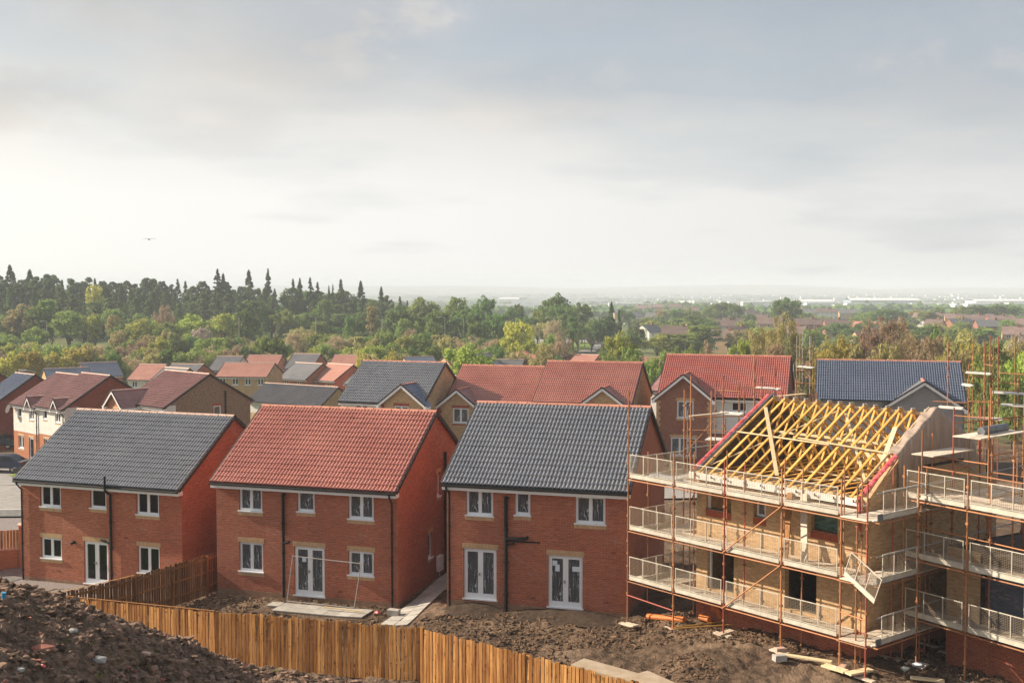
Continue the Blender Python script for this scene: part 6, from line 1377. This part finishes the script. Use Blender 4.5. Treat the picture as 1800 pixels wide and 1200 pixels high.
    # shrub belt in front of the wood
    x = -40; W2 = 'BELT'
    while x < 900:
        d = r.uniform(262, 300); y = 590+r.uniform(-14, 10) if x > 200 else 606+r.uniform(-8, 12)
        sh, lm = r.choice([('slim', 'olive'), ('round', 'mid'), ('round', 'olive'), ('tall', 'olive'), ('bush', 'mid'), ('round', 'dark'), ('round', 'bright'), ('twig', 'pink'), ('round', 'mid')] if x > 450 else [('round', 'mid'), ('round', 'bright'), ('bush', 'olive'), ('round', 'dark'), ('twig', 'bare'), ('round', 'olive')])
        tree(x, y, d, sh, lm, where=W2, wpx=r.uniform(34, 60) if sh != 'slim' else 20); x += r.uniform(13, 22)
    x = -40
    while x < 930:
        d = r.uniform(236, 255); sh, lm = r.choice([('bush', 'mid'), ('bush', 'dark'), ('round', 'mid'), ('round', 'olive'), ('twig', 'pink'), ('bush', 'bright'), ('round', 'dark')]); tree(x, 612+r.uniform(-10, 8), d, sh, lm, where=W2, wpx=r.uniform(36, 56)); x += r.uniform(16, 26)
    x = 200
    while x < 1000: d = r.uniform(228, 240); sh, lm = r.choice([('bush', 'olive'), ('bush', 'mid'), ('bush', 'dark'), ('twig', 'pink')]); tree(x, 620+r.uniform(-4, 6), d, sh, lm, where=W2, wpx=r.uniform(30, 50)); x += r.uniform(20, 34)
    for px, y, w in ((15, 612, 52), (50, 606, 50), (100, 612, 50), (140, 603, 60), (150, 598, 40), (185, 618, 40), (75, 622, 40)): tree(px, y, 215+px*.1, 'round', 'yellow' if w > 45 else 'olive', wpx=w, parts=True, where='behind the blue estate roofs at far left')
    x = -30
    while x < 220: tree(x, 632+r.uniform(-6, 6), 228, 'bush', r.choice(['mid', 'olive', 'dark']), wpx=44, where='behind the blue estate roofs at far left'); x += 20
    tree(375, 585, 262, 'round', 'mid', 78, True, 'big mid-green tree left of the dark one above the tan-walled long house'); tree(430, 600, 240, 'round', 'spruce', 46, True, 'very dark rounded tree above the estate roofs left of centre'); tree(478, 582, 238, 'round', 'dark', 52, True, 'dark green tree right of the blackish one above the estate roofs')
    tree(690, 617, 205, 'bush', 'yellow', 18, True, 'small yellow-green shrub above the right end of the big slate roof'); tree(636, 617, 215, 'bush', 'yellow', 26, True, 'small bright shrub above the salmon roofs near the centre')
    # centre
    tree(825, 597, 185, 'round', 'bright', 92, True, 'broad fresh green tree above the plum and blue roofs left of centre'); tree(906, 555, 262, 'round', 'yellow', 62, True, 'tall yellow-green tree at the right end of the shrub belt'); tree(935, 592, 240, 'round', 'bright', 44, True, 'fresh green tree right of the tall yellow-green one')
    tree(972, 580, 245, 'round', 'mid', 52, True, 'mid green tree left of the grass island'); tree(985, 585, 240, 'twig', 'pink', 36, True, 'bronze twiggy tree left of the grass island'); tree(955, 605, 225, 'bush', 'olive', 44, True, 'olive shrub above the salmon gablet house in the centre')
    tree(1090, 575, 200, 'round', 'bright', 56, True, 'tall fresh green tree right of the grass island'); tree(1111, 599, 185, 'round', 'mid', 48, True, 'dense round mid-green tree beside the tall fresh green one'); tree(1068, 610, 195, 'bush', 'mid', 34, True, 'low green shrub at the foot of the tall fresh green tree')
    for px, y, w in ((1155, 613, 50), (1185, 608, 44), (1210, 605, 48), (1232, 612, 34)): tree(px, y, 178, 'bush', 'mid', w, True, where='in the hedge left of the bright red roof')
    tree(1241, 592, 200, 'round', 'pink', 24, True, 'small bronze tree at the end of the hedge'); tree(1075, 531, 345, 'spruce', 'spruce', 40, True, 'big blackish conifer standing alone right of the centre'); tree(1062, 546, 340, 'round', 'spruce', 22, True, 'dark tree touching the left side of the lone conifer'); tree(1088, 545, 342, 'spruce', 'spruce', 24, True, 'smaller dark conifer touching the right side of the lone conifer')
    for px, y, d, lm, w in ((973, 511, 430, 'dark', 58), (1022, 525, 420, 'dark', 44), (985, 526, 410, 'dark', 46), (910, 528, 440, 'dark', 30), (945, 540, 400, 'mid', 44), (1000, 545, 390, 'dark', 50), (960, 560, 380, 'olive', 44), (925, 550, 395, 'dark', 40), (1040, 555, 380, 'dark', 40), (1015, 560, 370, 'mid', 40), (900, 538, 420, 'dark', 36), (890, 560, 360, 'olive', 40)):
        tree(px, y, d, 'round', lm, w, where='in the clump right of the wood')
    tree(1040, 575, 385, 'twig', 'blossom', 56, True, 'wide pale blossoming tree behind the roadside lamps'); tree(975, 562, 350, 'twig', 'pink', 40, True, 'bronze twiggy tree before the dark clump right of the wood'); tree(1006, 558, 348, 'slim', 'dark', 18, True, 'slim dark tree beside the roadside lamps'); tree(1118, 570, 370, 'round', 'dark', 34, True, 'dark green tree left of the white-gabled far houses')
    # suburb trees
    for px, y, d, sh, lm, w in ((1093, 540, 560, 'round', 'dark', 20), (1160, 562, 520, 'slim', 'mid', 18), (1190, 540, 600, 'round', 'dark', 36), (1215, 538, 600, 'round', 'mid', 30), (1268, 528, 640, 'round', 'dark', 44), (1250, 536, 620, 'round', 'mid', 30), (1290, 530, 600, 'round', 'dark', 30), (1225, 550, 470, 'round', 'dark', 60), (1205, 562, 460, 'round', 'mid', 36), (1243, 560, 460, 'round', 'dark', 36), (1108, 545, 560, 'bush', 'dark', 26), (1140, 555, 540, 'bush', 'mid', 30),
                                (1318, 548, 560, 'round', 'dark', 26), (1340, 556, 540, 'round', 'mid', 26), (1312, 560, 480, 'bush', 'mid', 36), (1296, 588, 400, 'bush', 'mid', 30), (1165, 545, 620, 'bush', 'olive', 30), (1360, 556, 560, 'bush', 'dark', 30), (1440, 555, 560, 'bush', 'mid', 60), (1420, 560, 540, 'bush', 'dark', 40), (1470, 560, 520, 'bush', 'dark', 30), (1530, 545, 600, 'round', 'mid', 44), (1560, 540, 600, 'round', 'dark', 60), (1585, 545, 600, 'round', 'dark', 30), (1510, 555, 560, 'bush', 'mid', 40),
                                (1615, 545, 640, 'bush', 'olive', 40), (1640, 543, 640, 'round', 'dark', 34), (1690, 535, 640, 'round', 'mid', 40), (1715, 533, 640, 'round', 'dark', 44), (1745, 532, 640, 'round', 'dark', 50), (1775, 533, 640, 'round', 'dark', 40), (1700, 548, 600, 'bush', 'dark', 44), (1740, 552, 600, 'bush', 'blossom', 40), (1780, 550, 600, 'round', 'mid', 40), (1600, 557, 560, 'bush', 'dark', 30), (1385, 578, 470, 'bush', 'mid', 40), (1442, 585, 430, 'round', 'dark', 36), (1455, 572, 450, 'slim', 'olive', 10),
                                (1490, 575, 440, 'bush', 'dark', 40), (1345, 585, 430, 'slim', 'olive', 12), (1560, 570, 460, 'round', 'olive', 36), (1590, 578, 440, 'round', 'dark', 40), (1470, 600, 380, 'bush', 'dark', 50), (1400, 596, 390, 'bush', 'dark', 50), (1335, 600, 380, 'bush', 'olive', 40), (1130, 585, 420, 'bush', 'mid', 36), (1350, 575, 450, 'bush', 'olive', 30), (1660, 590, 380, 'round', 'dark', 36), (1300, 575, 470, 'bush', 'dark', 34)):
        tree(px, y, d, sh, lm, w, where='among the far houses')
    rr = random.Random(31)
    for _ in range(64):
        px = rr.uniform(1090, 1800); d = rr.choice([330, 360, 400, 450, 520, 600, 700]); yb = 503+(12.81+8.7)*FPX/d; tree(px, yb-rr.uniform(6.0, 9.5)*FPX/d, d, *rr.choice([('round', 'mid'), ('round', 'dark'), ('bush', 'mid'), ('round', 'bright'), ('bush', 'olive'), ('tall', 'mid')]), rr.uniform(6, 11)*FPX/d, where='among the far houses')
    tree(1382, 517, 520, 'round', 'dark', 52, True, 'big round dark tree rising above the far roofs right of centre')
    # near trees on the right
    for px, y, d, sh, lm, w, lab in ((1340, 566, 165, 'twig', 'olive', 56, 'olive twiggy tree behind the bright red roof, left one'), (1382, 545, 160, 'twig', 'olive', 50, 'olive twiggy tree behind the bright red roof, tallest one'), (1310, 590, 175, 'bush', 'bright', 44, 'fresh green shrub behind the left end of the bright red roof'), (1365, 600, 150, 'twig', 'bare', 50, 'brownish twiggy tree just above the bright red roof'),
                                     (1482, 578, 150, 'round', 'yellow', 66, 'yellow-green tree above the left end of the blue roof'), (1455, 600, 145, 'bush', 'yellow', 56, 'low yellow-green tree touching the left end of the blue roof'), (1530, 572, 150, 'twig', 'bare', 56, 'bare brown tree above the blue roof, leftmost of the brown trees'), (1568, 552, 158, 'twig', 'bare', 84, 'widest and tallest brown twiggy tree above the blue roof'), (1600, 580, 145, 'twig', 'bare', 60, 'brown twiggy tree above the gable of the blue-roofed house'),
                                     (1640, 585, 140, 'twig', 'bare', 62, 'brown twiggy tree left of the high white platform'), (1598, 572, 165, 'round', 'dark', 32, 'small dark green tree between the brown ones'), (1652, 568, 165, 'round', 'dark', 38, 'dark green tree behind the brown twiggy ones'), (1690, 574, 150, 'twig', 'olive', 84, 'wide olive tree behind the scaffold poles'), (1712, 590, 135, 'round', 'yellow', 60, 'bright yellow-green tree behind the scaffold poles'), (1750, 584, 138, 'round', 'mid', 60, 'mid green tree between the tall scaffold poles'), (1785, 592, 140, 'twig', 'olive', 60, 'olive tree at the right edge of the wood behind the scaffold'),
                                     (1800, 608, 120, 'round', 'bright', 74, 'fresh green tree cut by the right edge'), (1735, 622, 118, 'bush', 'mid', 70, 'mid green shrub low behind the scaffold platform'), (1690, 615, 125, 'bush', 'olive', 60, 'olive shrub right of the blue roof'), (1780, 640, 112, 'bush', 'mid', 74, 'mid green shrub low at the right edge'), (1660, 625, 130, 'bush', 'yellow', 50, 'yellow-green shrub touching the right end of the blue ridge'), (1788, 577, 165, 'round', 'blossom', 24, 'small pale blossoming tree at far right'), (1420, 600, 158, 'twig', 'olive', 40, 'olive twiggy tree behind the scaffold between the two big roofs'), (1505, 598, 148, 'bush', 'olive', 50, 'olive shrub above the blue ridge left of centre'), (1560, 605, 140, 'bush', 'olive', 60, 'olive shrub above the blue ridge')):
        tree(px, y, d, sh, lm, w, True, lab)
forest()

# ------------------------------------------------------------------ far plain: tree belts, hills
def plain():
    r = np.random.default_rng(12); V = []; F_ = []; k = 0
    for _ in range(420):
        d = 10**r.uniform(2.95, 3.9); px = r.uniform(600, 1900) if d < 1500 else r.uniform(200, 1900); x = (px-900)/FPX*d; z = gz1(x, d); L = int(r.integers(2, 14)); a = r.uniform(-.25, .25); s = r.uniform(4, 7)
        for j in range(L):
            cx, cy = x+(j-L/2)*s*1.3*math.cos(a), d+(j-L/2)*s*1.3*math.sin(a); v = IV*(1+.25*r.standard_normal((len(IV), 1)))*[s*.9, s*.9, s*.75]+[cx, cy, z+s*.45]; V.append(v); F_.append(IF+k*len(IV)); k += 1
    stuff(tag(put('distant_tree_belts', npmesh('distant_tree_belts', np.concatenate(V), np.concatenate(F_), LM['dark'])), 'hazy belts of trees scattered over the far plain', 'trees'))
    V = []; F_ = []; k = 0
    for _ in range(420):
        d = 10**r.uniform(3.05, 3.85); px = r.uniform(850, 1900); x = (px-900)/FPX*d; z = gz1(x, d); m = MB(); s = r.uniform(8, 40); h = r.uniform(4, 8); m.box((x-s/2, d, z-1), (x+s/2, d+12, z+h)); V.append(np.array(m.v)); F_.append(np.array(m.f)+8*k); k += 1
    stuff(tag(put('distant_buildings', npmesh('distant_buildings', np.concatenate(V), np.concatenate(F_), M['warehouse'])), 'tiny pale buildings dotted over the hazy plain', 'buildings'))
    for name, d, px0, px1, hh, sd in (('hills', 7600, -1200, 3000, 50, 3), ('hills.001', 5600, 980, 3000, 9, 7)):
        n = 120; px = np.linspace(px0, px1, n); x = (px-900)/FPX*d; hz = hh*(.45+.55*(fbm(px/260, px*0+sd, 1, 4, sd)+.5)); v = []
        for q, (yy, kk) in enumerate(((-1800, 0), (-900, .55), (0, 1), (1200, .5), (2400, 0))):
            for i in range(n): v.append((x[i], d+yy, -26+hz[i]*kk+(0 if kk else -6)))
        o = put(name, npmesh(name, v, grid_faces(5, n)[:, ::-1], M['ground'], True)); struct(o)
plain()

# ------------------------------------------------------------------ haze
def haze():
    m = bpy.data.materials.new('haze'); m.use_nodes = True; nt = m.node_tree; nt.nodes.clear(); out = nt.nodes.new('ShaderNodeOutputMaterial'); v = nt.nodes.new('ShaderNodeVolumePrincipled')
    v.inputs['Color'].default_value = (.82, .885, .98, 1); v.inputs['Density'].default_value = 3.3e-4; v.inputs['Anisotropy'].default_value = .0; nt.links.new(v.outputs[0], out.inputs['Volume'])
    b = MB(); b.box((-9000, -500, -60), (9000, 19000, 40)); o = b.build('haze', m); stuff(o); tag(o, 'thin pale haze over the whole landscape', 'haze')
haze()
print('objects', len(bpy.data.objects), 'tris', sum(len(m.polygons) for m in bpy.data.meshes)*2)
